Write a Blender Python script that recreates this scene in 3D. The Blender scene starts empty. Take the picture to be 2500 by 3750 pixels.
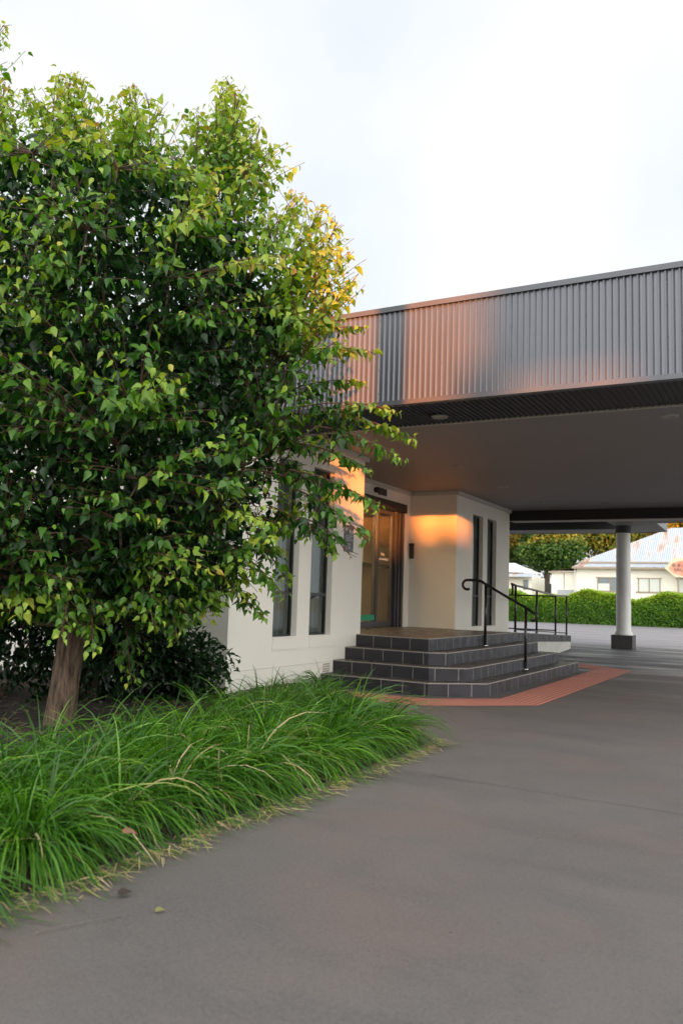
import bpy, bmesh, math, random
import numpy as np
from mathutils import Vector, Matrix
R = math.radians
random.seed(7); rng = np.random.default_rng(7)
S = bpy.context.scene; COL = S.collection

# ---------------------------------------------------------------- camera
yaw, pitch, roll = -0.50242184, 0.10518314, 0.03195658
f = Vector((math.sin(yaw)*math.cos(pitch), math.cos(yaw)*math.cos(pitch), math.sin(pitch)))
r = Vector((math.cos(yaw), -math.sin(yaw), 0)); u = r.cross(f)
r2 = r*math.cos(roll)+u*math.sin(roll); u2 = -r*math.sin(roll)+u*math.cos(roll)
cam = bpy.data.objects.new('camera', bpy.data.cameras.new('camera')); COL.objects.link(cam)
cam.matrix_world = Matrix(((r2.x, u2.x, -f.x, 0), (r2.y, u2.y, -f.y, 0), (r2.z, u2.z, -f.z, 1.15), (0, 0, 0, 1)))
cam.data.sensor_fit = 'HORIZONTAL'; cam.data.sensor_width = 36; cam.data.lens = 36*2975.5/2500
cam.data.clip_start = .05; cam.data.clip_end = 2000
cam.data.dof.use_dof = True; cam.data.dof.focus_distance = 9.0; cam.data.dof.aperture_fstop = 4.0
S.camera = cam
# ---------------------------------------------------------------- world, sun, exposure
SUN_A, SUN_T = R(30), .06            # azimuth off the fascia normal, tangent of the elevation
el = math.atan(SUN_T)
W = bpy.data.worlds.new('World'); S.world = W; W.use_nodes = True
nt = W.node_tree; N = nt.nodes; L = nt.links; N.clear()
sky = N.new('ShaderNodeTexSky'); sky.sky_type = 'NISHITA'; sky.sun_disc = False
sky.sun_elevation = el; sky.sun_rotation = R(180)-SUN_A
tc = N.new('ShaderNodeTexCoord'); nz = N.new('ShaderNodeTexNoise'); nz.inputs['Scale'].default_value = 2.2; nz.inputs['Detail'].default_value = 5
L.new(tc.outputs['Generated'], nz.inputs['Vector'])
cr = N.new('ShaderNodeValToRGB'); cr.color_ramp.elements[0].position = .42; cr.color_ramp.elements[0].color = (4.45, 4.75, 5.05, 1)
cr.color_ramp.elements[1].position = .66; cr.color_ramp.elements[1].color = (5.35, 5.35, 5.25, 1)
L.new(nz.outputs['Fac'], cr.inputs['Fac'])
dp = N.new('ShaderNodeVectorMath'); dp.operation = 'DOT_PRODUCT'; dp.inputs[1].default_value = (.6, -.8, 0.05)
L.new(tc.outputs['Generated'], dp.inputs[0])
mr = N.new('ShaderNodeMapRange'); mr.inputs['From Min'].default_value = -.1; mr.inputs['To Max'].default_value = 1
L.new(dp.outputs['Value'], mr.inputs['Value'])
glow = N.new('ShaderNodeMix'); glow.data_type = 'RGBA'; glow.blend_type = 'ADD'
glow.inputs['B'].default_value = (16.8, 16.3, 15.8, 1)
L.new(mr.outputs[0], glow.inputs['Factor']); L.new(cr.outputs[0], glow.inputs['A'])
mx = N.new('ShaderNodeMix'); mx.data_type = 'RGBA'; mx.inputs['Factor'].default_value = .88
L.new(sky.outputs[0], mx.inputs['A']); L.new(glow.outputs['Result'], mx.inputs['B'])
bg = N.new('ShaderNodeBackground'); bg.inputs['Strength'].default_value = .071
L.new(mx.outputs['Result'], bg.inputs['Color'])
wo = N.new('ShaderNodeOutputWorld'); L.new(bg.outputs[0], wo.inputs['Surface'])
sun = bpy.data.objects.new('sun', bpy.data.lights.new('sun', 'SUN')); COL.objects.link(sun)
sun.data.energy = 5.0; sun.data.angle = R(.5); sun.data.color = (1, .27, .045)
sd = Vector((math.sin(SUN_A)*math.cos(el), -math.cos(SUN_A)*math.cos(el), math.sin(el)))
sun.rotation_euler = sd.to_track_quat('Z', 'Y').to_euler()
S.view_settings.view_transform = 'Standard'; S.view_settings.look = 'None'
S.view_settings.exposure = 1.6; S.view_settings.gamma = 1
S.render.engine = 'CYCLES'; S.cycles.max_bounces = 8; S.cycles.transparent_max_bounces = 12

# ---------------------------------------------------------------- helpers
def tag(o, label=None, cat=None, group=None, kind=None):
    if label: o['label'] = label
    if cat: o['category'] = cat
    if group: o['group'] = group
    if kind: o['kind'] = kind
    return o
def empty(name, loc, label, cat, group=None):
    o = bpy.data.objects.new(name, None); COL.objects.link(o); o.location = loc; o.empty_display_size = .2
    return tag(o, label, cat, group)
def wpos(o):
    p = Vector(o.location)
    while o.parent: o = o.parent; p += Vector(o.location)
    return p
class MB:
    def __init__(s): s.v = []; s.f = []; s.uv = []
    def face(s, pts, uv=None):
        n = len(s.v); s.v += [tuple(p) for p in pts]; s.f.append(tuple(range(n, n+len(pts))))
        s.uv += uv if uv else [(0, 0)]*len(pts)
    def box(s, a, b):
        (x0, y0, z0), (x1, y1, z1) = [tuple(map(min, a, b)), tuple(map(max, a, b))]
        P = [(x0,y0,z0),(x1,y0,z0),(x1,y1,z0),(x0,y1,z0),(x0,y0,z1),(x1,y0,z1),(x1,y1,z1),(x0,y1,z1)]
        for q in ((0,3,2,1),(4,5,6,7),(0,1,5,4),(1,2,6,5),(2,3,7,6),(3,0,4,7)): s.face([P[i] for i in q])
        return s
    def tube(s, pts, rad, n=10, cap=True):
        pts = [Vector(p) for p in pts]; rad = rad if hasattr(rad, '__len__') else [rad]*len(pts)
        rings = []; ref = None
        for i, p in enumerate(pts):
            t = (pts[min(i+1, len(pts)-1)]-pts[max(i-1, 0)]).normalized()
            if ref is None: ref = Vector((0, 0, 1)) if abs(t.z) < .9 else Vector((1, 0, 0))
            a = t.cross(ref).normalized(); b = a.cross(t).normalized(); ref = b
            rings.append([p+(a*math.cos(2*math.pi*k/n)+b*math.sin(2*math.pi*k/n))*rad[i] for k in range(n)])
        base = len(s.v)
        for rg in rings: s.v += [tuple(q) for q in rg]
        for i in range(len(rings)-1):
            for k in range(n):
                s.f.append((base+i*n+k, base+i*n+(k+1) % n, base+(i+1)*n+(k+1) % n, base+(i+1)*n+k)); s.uv += [(0, 0)]*4
        if cap:
            s.f.append(tuple(base+k for k in reversed(range(n)))); s.uv += [(0, 0)]*n
            s.f.append(tuple(base+(len(rings)-1)*n+k for k in range(n))); s.uv += [(0, 0)]*n
        return s
    def lathe(s, c, prof, n=40):
        base = len(s.v)
        for rr, z in prof:
            s.v += [(c[0]+rr*math.cos(2*math.pi*k/n), c[1]+rr*math.sin(2*math.pi*k/n), c[2]+z) for k in range(n)]
        for i in range(len(prof)-1):
            for k in range(n):
                s.f.append((base+i*n+k, base+i*n+(k+1) % n, base+(i+1)*n+(k+1) % n, base+(i+1)*n+k)); s.uv += [(0, 0)]*4
        return s
    def build(s, name, mat, parent=None, smooth=False, bevel=0):
        off = wpos(parent) if parent else Vector((0, 0, 0))
        me = bpy.data.meshes.new(name)
        me.from_pydata([(x-off.x, y-off.y, z-off.z) for x, y, z in s.v], [], s.f)
        ul = me.uv_layers.new(name='UVMap'); ul.data.foreach_set('uv', np.array(s.uv, dtype=np.float32).ravel())
        if bevel or smooth:
            bm = bmesh.new(); bm.from_mesh(me); bmesh.ops.remove_doubles(bm, verts=bm.verts, dist=1e-5)
            if bevel: bmesh.ops.bevel(bm, geom=[e for e in bm.edges if len(e.link_faces) == 2 and e.calc_face_angle(0) > .5], offset=bevel, segments=2, profile=.6, affect='EDGES')
            bm.to_mesh(me); bm.free()
        if smooth:
            me.polygons.foreach_set('use_smooth', [True]*len(me.polygons))
        me.materials.append(mat); me.update()
        o = bpy.data.objects.new(name, me); COL.objects.link(o)
        if parent: o.parent = parent
        return o

def mat(name, col, rough=.6, metal=0, noise=None, bump=None, spec=.5):
    """noise=(scale, amount, colour2, detail) mixes a second colour; bump=(scale, strength, distance)"""
    m = bpy.data.materials.new(name); m.use_nodes = True; n = m.node_tree.nodes; l = m.node_tree.links
    b = n['Principled BSDF']; b.inputs['Base Color'].default_value = (*col, 1); b.inputs['Roughness'].default_value = rough
    b.inputs['Metallic'].default_value = metal; b.inputs['Specular IOR Level'].default_value = spec
    tcn = n.new('ShaderNodeTexCoord')
    if noise:
        sc, am, c2, de = noise
        t = n.new('ShaderNodeTexNoise'); t.inputs['Scale'].default_value = sc; t.inputs['Detail'].default_value = de
        l.new(tcn.outputs['Object'], t.inputs['Vector'])
        rp = n.new('ShaderNodeMapRange'); rp.inputs['From Min'].default_value = .3; rp.inputs['From Max'].default_value = .7; rp.inputs['To Max'].default_value = am
        l.new(t.outputs['Fac'], rp.inputs['Value'])
        k = n.new('ShaderNodeMix'); k.data_type = 'RGBA'; k.inputs['A'].default_value = (*col, 1); k.inputs['B'].default_value = (*c2, 1)
        l.new(rp.outputs[0], k.inputs['Factor']); l.new(k.outputs['Result'], b.inputs['Base Color'])
    if bump:
        sc, st, di = bump
        t = n.new('ShaderNodeTexNoise'); t.inputs['Scale'].default_value = sc; t.inputs['Detail'].default_value = 6
        l.new(tcn.outputs['Object'], t.inputs['Vector'])
        bp = n.new('ShaderNodeBump'); bp.inputs['Strength'].default_value = st; bp.inputs['Distance'].default_value = di
        l.new(t.outputs['Fac'], bp.inputs['Height']); l.new(bp.outputs[0], b.inputs['Normal'])
    return m
def nodes(m): return m.node_tree.nodes, m.node_tree.links, m.node_tree.nodes['Principled BSDF']

M = {}
M['wall'] = mat('cream_render', (.80, .775, .69), .8, noise=(1.3, .5, (.74, .715, .63), 6), bump=(60, .25, .004))
M['white'] = mat('white_paint', (.72, .72, .68), .45, noise=(3, .4, (.62, .61, .56), 6))
M['plaster'] = mat('stained_white_plaster', (.68, .68, .62), .8, noise=(7, .7, (.42, .41, .36), 9), bump=(40, .3, .005))
M['ceiling'] = mat('taupe_ceiling_paint', (.26, .252, .245), .6, noise=(.8, .5, (.235, .227, .22), 4))
M['black'] = mat('black_paint', (.012, .012, .012), .45)
M['dark_metal'] = mat('dark_grey_powder_coat', (.045, .046, .050), .38)
M['rail'] = mat('black_gloss_rail', (.014, .013, .014), .22)
M['steel'] = mat('steel_flange', (.62, .62, .62), .25, 1)
M['trim'] = mat('grey_capping', (.10, .105, .118), .38, .2, noise=(2, .5, (.10, .10, .11), 3))
M['cornice'] = mat('pale_cornice', (.55, .53, .47), .6)
M['frame'] = mat('charcoal_window_frame', (.02, .021, .024), .35)
M['curtain'] = mat('grey_curtain', (.20, .225, .205), .8, noise=(2, .6, (.12, .14, .125), 3))
M['green'] = mat('green_box', (.0, .28, .12), .5)
M['plinth'] = mat('charcoal_plinth', (.055, .053, .052), .6, noise=(9, .5, (.08, .075, .07), 6))
M['light'] = mat('downlight_trim', (.36, .35, .33), .4)
M['soil'] = mat('mulch', (.018, .013, .010), .95, noise=(14, .9, (.05, .032, .022), 9), bump=(30, 1, .05))
M['interior'] = mat('interior_wall', (.62, .53, .34), .7)
M['interior_dark'] = mat('interior_timber', (.05, .03, .018), .4)
M['rust_sign'] = mat('weathered_orange_sign', (.62, .19, .10), .7, noise=(3.2, .9, (.72, .45, .33), 8))
M['sign_border'] = mat('cream_sign_border', (.72, .62, .42), .7)
M['ink'] = mat('faded_ink', (.10, .055, .09), .7)
M['house_wall'] = mat('cream_weatherboard', (.86, .83, .72), .7, noise=(.7, .3, (.8, .76, .64), 4))
M['house_glass'] = mat('curtained_pane', (.62, .66, .60), .2)
M['house_glass_dark'] = mat('dark_pane', (.16, .19, .20), .15)
M['timber'] = mat('weathered_timber', (.34, .27, .2), .8)
M['grey_panel'] = mat('grey_panel', (.38, .40, .42), .7)

def fascia_material():
    m = mat('ribbed_steel', (.125, .13, .145), .33, .4, spec=.8); n, l, b = nodes(m)
    tcn = n.new('ShaderNodeTexCoord')
    mp = n.new('ShaderNodeMapping'); mp.inputs['Scale'].default_value = (2.6, 1, .5); l.new(tcn.outputs['Object'], mp.inputs[0])
    t = n.new('ShaderNodeTexNoise'); t.inputs['Scale'].default_value = 2; t.inputs['Detail'].default_value = 6; l.new(mp.outputs[0], t.inputs['Vector'])
    k = n.new('ShaderNodeMix'); k.data_type = 'RGBA'; k.inputs['A'].default_value = (.085, .091, .108, 1); k.inputs['B'].default_value = (.135, .143, .163, 1)
    l.new(t.outputs['Fac'], k.inputs['Factor']); l.new(k.outputs['Result'], b.inputs['Base Color'])
    rp = n.new('ShaderNodeMapRange'); rp.inputs['To Min'].default_value = .24; rp.inputs['To Max'].default_value = .42
    l.new(t.outputs['Fac'], rp.inputs['Value']); l.new(rp.outputs[0], b.inputs['Roughness'])
    return m
M['fascia'] = fascia_material()

def glass_material(name, tint, mixf):
    m = bpy.data.materials.new(name); m.use_nodes = True; n = m.node_tree.nodes; l = m.node_tree.links; n.clear()
    tr = n.new('ShaderNodeBsdfTransparent'); tr.inputs[0].default_value = (*tint, 1)
    gl = n.new('ShaderNodeBsdfGlossy'); gl.inputs['Roughness'].default_value = .02; gl.inputs[0].default_value = (.9, .95, .95, 1)
    fr = n.new('ShaderNodeFresnel'); fr.inputs['IOR'].default_value = 1.5
    mp = n.new('ShaderNodeMapRange'); mp.inputs['To Min'].default_value = mixf; l.new(fr.outputs[0], mp.inputs['Value'])
    mi = n.new('ShaderNodeMixShader'); l.new(mp.outputs[0], mi.inputs[0]); l.new(tr.outputs[0], mi.inputs[1]); l.new(gl.outputs[0], mi.inputs[2])
    o = n.new('ShaderNodeOutputMaterial'); l.new(mi.outputs[0], o.inputs[0]); return m
M['glass'] = glass_material('window_glass', (.82, .88, .86), .05)
M['door_glass'] = glass_material('door_glass', (.95, .95, .92), .03)

def emis(name, col, st):
    m = bpy.data.materials.new(name); m.use_nodes = True; n, l, b = nodes(m)
    b.inputs['Emission Color'].default_value = (*col, 1); b.inputs['Emission Strength'].default_value = st; b.inputs['Base Color'].default_value = (.8, .8, .8, 1); return m
M['lamp'] = emis('lit_lamp_panel', (1, .48, .12), 3)

def tile_material(name, c1, c2, tw, th, rough, uvmode=True, grout=(.30, .29, .26), mortar=.02):
    m = mat(name, c1, rough); n, l, b = nodes(m)
    t = n.new('ShaderNodeTexBrick'); t.offset = 0 if uvmode else .5; t.inputs['Scale'].default_value = 1
    t.inputs['Brick Width'].default_value = tw; t.inputs['Row Height'].default_value = th; t.inputs['Mortar Size'].default_value = mortar*.22
    t.inputs['Mortar Smooth'].default_value = .2
    t.inputs['Color1'].default_value = (*c1, 1); t.inputs['Color2'].default_value = (*c2, 1); t.inputs['Mortar'].default_value = (*grout, 1)
    tcn = n.new('ShaderNodeTexCoord'); l.new(tcn.outputs['UV'], t.inputs['Vector'])
    nn = n.new('ShaderNodeTexNoise'); nn.inputs['Scale'].default_value = 6; nn.inputs['Detail'].default_value = 8; l.new(tcn.outputs['Object'], nn.inputs['Vector'])
    k = n.new('ShaderNodeMix'); k.data_type = 'RGBA'; k.blend_type = 'MULTIPLY'; k.inputs['Factor'].default_value = .55
    rp = n.new('ShaderNodeMapRange'); rp.inputs['From Min'].default_value = .3; rp.inputs['From Max'].default_value = .7; rp.inputs['To Min'].default_value = .5; rp.inputs['To Max'].default_value = 1.3
    l.new(nn.outputs['Fac'], rp.inputs['Value']); l.new(t.outputs['Color'], k.inputs['A']); l.new(rp.outputs[0], k.inputs['B']); l.new(k.outputs['Result'], b.inputs['Base Color'])
    r3 = n.new('ShaderNodeMapRange'); r3.inputs['From Min'].default_value = .35; r3.inputs['From Max'].default_value = .65; r3.inputs['To Min'].default_value = rough-.12; r3.inputs['To Max'].default_value = rough+.15
    l.new(nn.outputs['Fac'], r3.inputs['Value']); l.new(r3.outputs[0], b.inputs['Roughness'])
    bp = n.new('ShaderNodeBump'); bp.inputs['Strength'].default_value = .5; bp.inputs['Distance'].default_value = .003; bp.invert = True
    l.new(t.outputs['Fac'], bp.inputs['Height']); l.new(bp.outputs[0], b.inputs['Normal'])
    return m
M['riser'] = tile_material('charcoal_riser_tile', (.024, .023, .028), (.036, .034, .043), .30, .162, .46)
M['tread'] = tile_material('charcoal_tread_tile', (.058, .052, .045), (.075, .067, .057), .30, .30, .36, grout=(.12, .11, .09))

# ---------------------------------------------------------------- the ground
def asphalt():
    m = mat('driveway_surface', (.2, .19, .18), .6); n, l, b = nodes(m)
    g = n.new('ShaderNodeNewGeometry'); sx = n.new('ShaderNodeSeparateXYZ'); l.new(g.outputs['Position'], sx.inputs[0])
    def noise(sc, de, src=None, ro=.5):
        t = n.new('ShaderNodeTexNoise'); t.inputs['Scale'].default_value = sc; t.inputs['Detail'].default_value = de; t.inputs['Roughness'].default_value = ro
        l.new(src or g.outputs['Position'], t.inputs['Vector']); return t
    def rng_(v, a, b_, c, d):
        q = n.new('ShaderNodeMapRange'); q.inputs[1].default_value = a; q.inputs[2].default_value = b_; q.inputs[3].default_value = c; q.inputs[4].default_value = d
        l.new(v, q.inputs[0]); return q.outputs[0]
    def mixc(fac, A, B, mode='MIX'):
        k = n.new('ShaderNodeMix'); k.data_type = 'RGBA'; k.blend_type = mode
        if isinstance(fac, float): k.inputs['Factor'].default_value = fac
        else: l.new(fac, k.inputs['Factor'])
        for nm, v in (('A', A), ('B', B)):
            if isinstance(v, tuple): k.inputs[nm].default_value = (*v, 1)
            else: l.new(v, k.inputs[nm])
        return k.outputs['Result']
    big = noise(.55, 6); mid = noise(2.6, 8, ro=.62); fine = noise(55, 5, ro=.75); grit = noise(150, 2)
    c = mixc(rng_(big.outputs['Fac'], .38, .64, 0, 1), (.100, .090, .086), (.130, .116, .109))
    c = mixc(rng_(mid.outputs['Fac'], .46, .70, 0, .5), c, (.066, .062, .063))
    hue = noise(.9, 4); c = mixc(rng_(hue.outputs['Fac'], .5, .66, 0, .75), c, (.135, .097, .088)); hue2 = noise(1.7, 5, ro=.6); c = mixc(rng_(hue2.outputs['Fac'], .56, .72, 0, .7), c, (.078, .084, .082))
    sm = n.new('ShaderNodeMapping'); sm.inputs['Scale'].default_value = (.45, 1.7, 1); sm.inputs['Rotation'].default_value = (0, 0, .35); l.new(g.outputs['Position'], sm.inputs[0])
    st = noise(1.1, 9, sm.outputs[0], .66); c = mixc(rng_(st.outputs['Fac'], .53, .68, 0, .62), c, (.056, .052, .053))
    c = mixc(rng_(fine.outputs['Fac'], .36, .66, 0, .7), c, (.150, .134, .125))
    c = mixc(rng_(grit.outputs['Fac'], .58, .70, 0, .9), c, (.03, .028, .028))
    # fine banding of the pavers beneath and beyond the canopy
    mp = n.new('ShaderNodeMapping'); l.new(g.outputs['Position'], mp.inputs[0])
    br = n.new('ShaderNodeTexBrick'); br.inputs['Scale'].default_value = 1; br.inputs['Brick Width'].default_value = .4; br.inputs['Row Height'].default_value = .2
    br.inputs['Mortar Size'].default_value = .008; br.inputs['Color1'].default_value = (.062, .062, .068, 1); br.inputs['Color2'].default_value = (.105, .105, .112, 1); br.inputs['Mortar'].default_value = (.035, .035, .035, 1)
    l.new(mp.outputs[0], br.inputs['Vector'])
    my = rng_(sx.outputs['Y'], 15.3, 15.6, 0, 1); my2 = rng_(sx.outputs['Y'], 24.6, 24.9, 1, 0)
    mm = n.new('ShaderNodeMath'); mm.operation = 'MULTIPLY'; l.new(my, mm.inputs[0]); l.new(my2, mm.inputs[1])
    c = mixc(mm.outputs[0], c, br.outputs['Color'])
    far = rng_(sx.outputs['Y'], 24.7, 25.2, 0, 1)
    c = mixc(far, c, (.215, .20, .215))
    l.new(c, b.inputs['Base Color'])
    wet = n.new('ShaderNodeMapping'); wet.inputs['Scale'].default_value = (.35, 1.5, 1); l.new(g.outputs['Position'], wet.inputs[0])
    wn = noise(.9, 5, wet.outputs[0])
    wa = rng_(wn.outputs['Fac'], .42, .66, .60, .30)
    wy = rng_(sx.outputs['Y'], 9, 15, 0, 1)
    ro = n.new('ShaderNodeMix'); l.new(wy, ro.inputs[0]); ro.inputs[2].default_value = .62; l.new(wa, ro.inputs[3])
    l.new(ro.outputs[0], b.inputs['Roughness'])
    bp = n.new('ShaderNodeBump'); bp.inputs['Strength'].default_value = .6; bp.inputs['Distance'].default_value = .006
    l.new(fine.outputs['Fac'], bp.inputs['Height']); l.new(bp.outputs[0], b.inputs['Normal'])
    return m
M['asphalt'] = asphalt()
b = MB(); b.face([(-400, -150, -.06), (400, -150, -.06), (400, 800, -.06), (-400, 800, -.06)])
M['earth'] = mat('dry_ground', (.13, .14, .07), .9, noise=(.6, .8, (.2, .17, .11), 6))
tag(b.build('ground', M['earth']), kind='structure')
b = MB(); b.face([(-30, -60, 0), (40, -60, 0), (40, 53.2, 0), (-30, 51.2, 0)])
tag(b.build('driveway', M['asphalt']), kind='structure')
# thin control joint and a crack across the slab
b = MB()
def strip(b, pts, w, z):
    for (x0, y0), (x1, y1) in zip(pts[:-1], pts[1:]):
        d = Vector((x1-x0, y1-y0, 0)).normalized(); s = Vector((-d.y, d.x, 0))*w/2
        b.face([(x0+s.x, y0+s.y, z), (x0-s.x, y0-s.y, z), (x1-s.x, y1-s.y, z), (x1+s.x, y1+s.y, z)][::-1])
def wiggle(a, c, n, amp):
    return [(a[0]+(c[0]-a[0])*i/n+rng.normal()*amp, a[1]+(c[1]-a[1])*i/n+rng.normal()*amp) for i in range(n+1)]
strip(b, wiggle((-2.1, 5.15), (3.5, 4.87), 50, .006), .005, .004)
strip(b, wiggle((-3.7, 24.3), (1.5, 26.6), 40, .07), .035, .004)
tag(b.build('driveway_crack', mat('crack_grey', (.07, .062, .058), .9)), kind='structure')  # even dark grey for both lines
b = MB(); nx, ny = 40, 60                     # garden bed, a low uneven mound of mulch
P = [[(-12+(9.45)*i/nx, -4+13.2*j/ny) for j in range(ny+1)] for i in range(nx+1)]
def bedz(x, y):
    e = min(1, max(0, (-2.55-x)/.5)); e2 = 1 if y < 6.2 else min(1, max(0, (9.4-y)/.6))
    return .012+.07*e*e2+.02*math.sin(x*3.1)*math.cos(y*2.3)*e
for i in range(nx):
    for j in range(ny):
        q = []
        for a, c in ((i, j), (i+1, j), (i+1, j+1), (i, j+1)):
            x, y = P[a][c]
            lim = -2.55 if y < 6.2 else -2.55-(y-6.2)*.86
            x = min(x, lim)
            q.append((x, y, bedz(x, y)))
        b.face(q)
tag(b.build('mulch_bed', M['soil'], smooth=True), kind='structure')

n = 5200; x = rng.uniform(-11, -2.7, n); y = rng.uniform(0, 7.2, n); k = rng.random((n, 2))
CH = []
for i in range(n):
    if x[i] > -2.6 or (x[i] < -5.3 and y[i] > 7.2): continue
    z = bedz(x[i], y[i])+.004; a = k[i, 0]*6.28; L_ = .012+.03*k[i, 1]**2; w_ = L_*(.25+.4*k[i, 0])
    dx, dy = math.cos(a)*L_, math.sin(a)*L_; ex_, ey_ = -math.sin(a)*w_, math.cos(a)*w_; t_ = .012*(k[i, 1]-.5)
    CH.append([(x[i]-dx-ex_, y[i]-dy-ey_, z), (x[i]+dx-ex_, y[i]+dy-ey_, z+.01+t_), (x[i]+dx+ex_, y[i]+dy+ey_, z+.012), (x[i]-dx+ex_, y[i]-dy+ey_, z+.004)])
b = MB()
for q in CH: b.face(q)
tag(b.build('mulch_chips', mat('bark_chip', (.10, .06, .038), .9, noise=(5, .9, (.20, .13, .085), 2))), 'brown bark chips scattered over the garden bed round the trunk', 'mulch', kind='stuff')
# ---------------------------------------------------------------- the building
XW, YL, YC, YR, YE = -5.36, 7.27, 10.42, 14.2, 17.49
XD, XB = -6.30, -12.0
ZC, ZF = 3.2, .645
bld = empty('building', (XW, YL, 0), 'cream rendered building with narrow windows, sliding glass entrance and deep flat canopy', 'building')
w = MB()
def panel_x(b, x, y0, y1, z0, z1, holes, depth, flip=1):
    ys = sorted({y0, y1, *[h[0] for h in holes], *[h[1] for h in holes]}); zs = sorted({z0, z1, *[h[2] for h in holes], *[h[3] for h in holes]})
    for a, c in zip(ys[:-1], ys[1:]):
        for d, e in zip(zs[:-1], zs[1:]):
            my, mz = (a+c)/2, (d+e)/2
            if any(h[0] < my < h[1] and h[2] < mz < h[3] for h in holes): continue
            b.face([(x, a, d), (x, c, d), (x, c, e), (x, a, e)])
    for h in holes:
        a, c, d, e = h
        b.face([(x, a, d), (x-depth, a, d), (x-depth, c, d), (x, c, d)][::-1])
        b.face([(x, a, e), (x, c, e), (x-depth, c, e), (x-depth, a, e)][::-1])
        b.face([(x, a, d), (x, a, e), (x-depth, a, e), (x-depth, a, d)][::-1])
        b.face([(x, c, d), (x-depth, c, d), (x-depth, c, e), (x, c, e)][::-1])
WIN = [(8.15, 8.69, .645, 2.84), (8.99, 9.55, .645, 2.84), (15.10, 15.71, .665, 2.865), (15.99, 16.57, .665, 2.865)]
panel_x(w, XW, YL, YC, 0, ZC, WIN[:2], .24)
panel_x(w, XW, YR, YE, 0, ZC, WIN[2:], .24)
w.face([(XW, YC, 0), (XD-.3, YC, 0), (XD-.3, YC, ZC), (XW, YC, ZC)])          # recess left cheek
w.face([(XW, YR, 0), (XW, YR, ZC), (XD-.3, YR, ZC), (XD-.3, YR, 0)])          # recess right cheek
w.face([(XD, 13.97, 0), (XD, YR, 0), (XD, YR, ZC), (XD, 13.97, ZC)])
w.face([(XD, YC, 2.93), (XD, 13.97, 2.93), (XD, 13.97, ZC), (XD, YC, ZC)])
w.face([(XD, 13.97, ZF), (XD, 13.97, 2.93), (XD-.15, 13.97, 2.93), (XD-.15, 13.97, ZF)])
w.face([(XW, YL, 0), (XW, YL, ZC), (-16, YL, ZC), (-16, YL, 0)])              # shaded wall beyond the tree
w.face([(XW, YE, 0), (-16, YE, 0), (-16, YE, ZC), (XW, YE, ZC)])
w.face([(-16, YL, 0), (-16, YL, ZC), (-16, YE, ZC), (-16, YE, 0)])
w.build('wall', M['wall'], bld)
# slight panels proud of the wall below the windows
for a, c, d, e in WIN[:2]:
    q = MB(); q.box((XW, a, .505), (XW+.012, c+.10, .643)); q.build('sill_panel', M['wall'], bld)
q = MB(); q.box((XW, YL+.01, .30), (XW+.006, 9.6, .306)); q.build('wall_joint', M['cornice'], bld)
q = MB(); q.box((XW-.01, YL-.0, ZC-.07), (XW+.05, YC+.05, ZC)); q.box((XW-.01, YR-.05, ZC-.07), (XW+.05, YE, ZC))
q.box((XD, YR-.05, ZC-.068), (XW-.012, YR+.01, ZC)); q.box((XD-.01, YC, ZC-.066), (XD+.05, YR-.052, ZC)); q.build('cornice', M['cornice'], bld)
# windows
def window(y0, y1, z0, z1, mull, cur):
    g = MB(); X = XW-.10; t = .03
    g.box((X-.02, y0+.002, z0+.002), (X+.02, y0+t, z1-.002)); g.box((X-.02, y1-t, z0+.002), (X+.02, y1-.002, z1-.002))
    g.box((X-.018, y0+t, z0+.002), (X+.022, y1-t, z0+t)); g.box((X-.018, y0+t, z1-t), (X+.022, y1-t, z1-.002))
    if mull: g.box((X-.016, y0+t, mull), (X+.026, y1-t, mull+.045))
    wn = g.build('window', M['frame'], bld)
    p = MB(); p.face([(X, y0+t, z0+t), (X, y1-t, z0+t), (X, y1-t, z1-t), (X, y0+t, z1-t)]); p.build('pane', M['glass'], wn)
    c = MB(); n = 60; xs = X-.11
    for i in range(n):
        a, d = y0-.1+(y1-y0+.45)*i/n, y0-.1+(y1-y0+.45)*(i+1)/n
        fa = lambda yy: xs-.035*math.sin(yy*46)-.02*math.sin(yy*17)
        c.face([(fa(a), a, z0), (fa(d), d, z0), (fa(d), d, z1), (fa(a), a, z1)])
    if cur: c.build('curtain', M['curtain'], wn, smooth=True)
    s_ = MB(); s_.box((XW-.08, y0+.001, z0), (XW+.008, y1-.001, z0+.012)); s_.build('sill', M['wall'], wn)
for a in WIN[:2]: window(*a, 1.16, True)
for a in WIN[2:]: window(*a, 1.25, True)
# vent grille low in the wall
v = MB(); v.box((XW, 9.36, .13), (XW+.006, 9.56, .30))
for i in range(7):
    for j in range(5): pass
vo = v.build('vent', M['wall'], bld)
v = MB()
for i in range(7):
    for j in range(5): v.box((XW+.005, 9.375+i*.026, .145+j*.03), (XW+.0075, 9.375+i*.026+.015, .145+j*.03+.018))
v.build('vent_holes', mat('terracotta_shadow', (.16, .09, .07), .8), vo)
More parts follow.
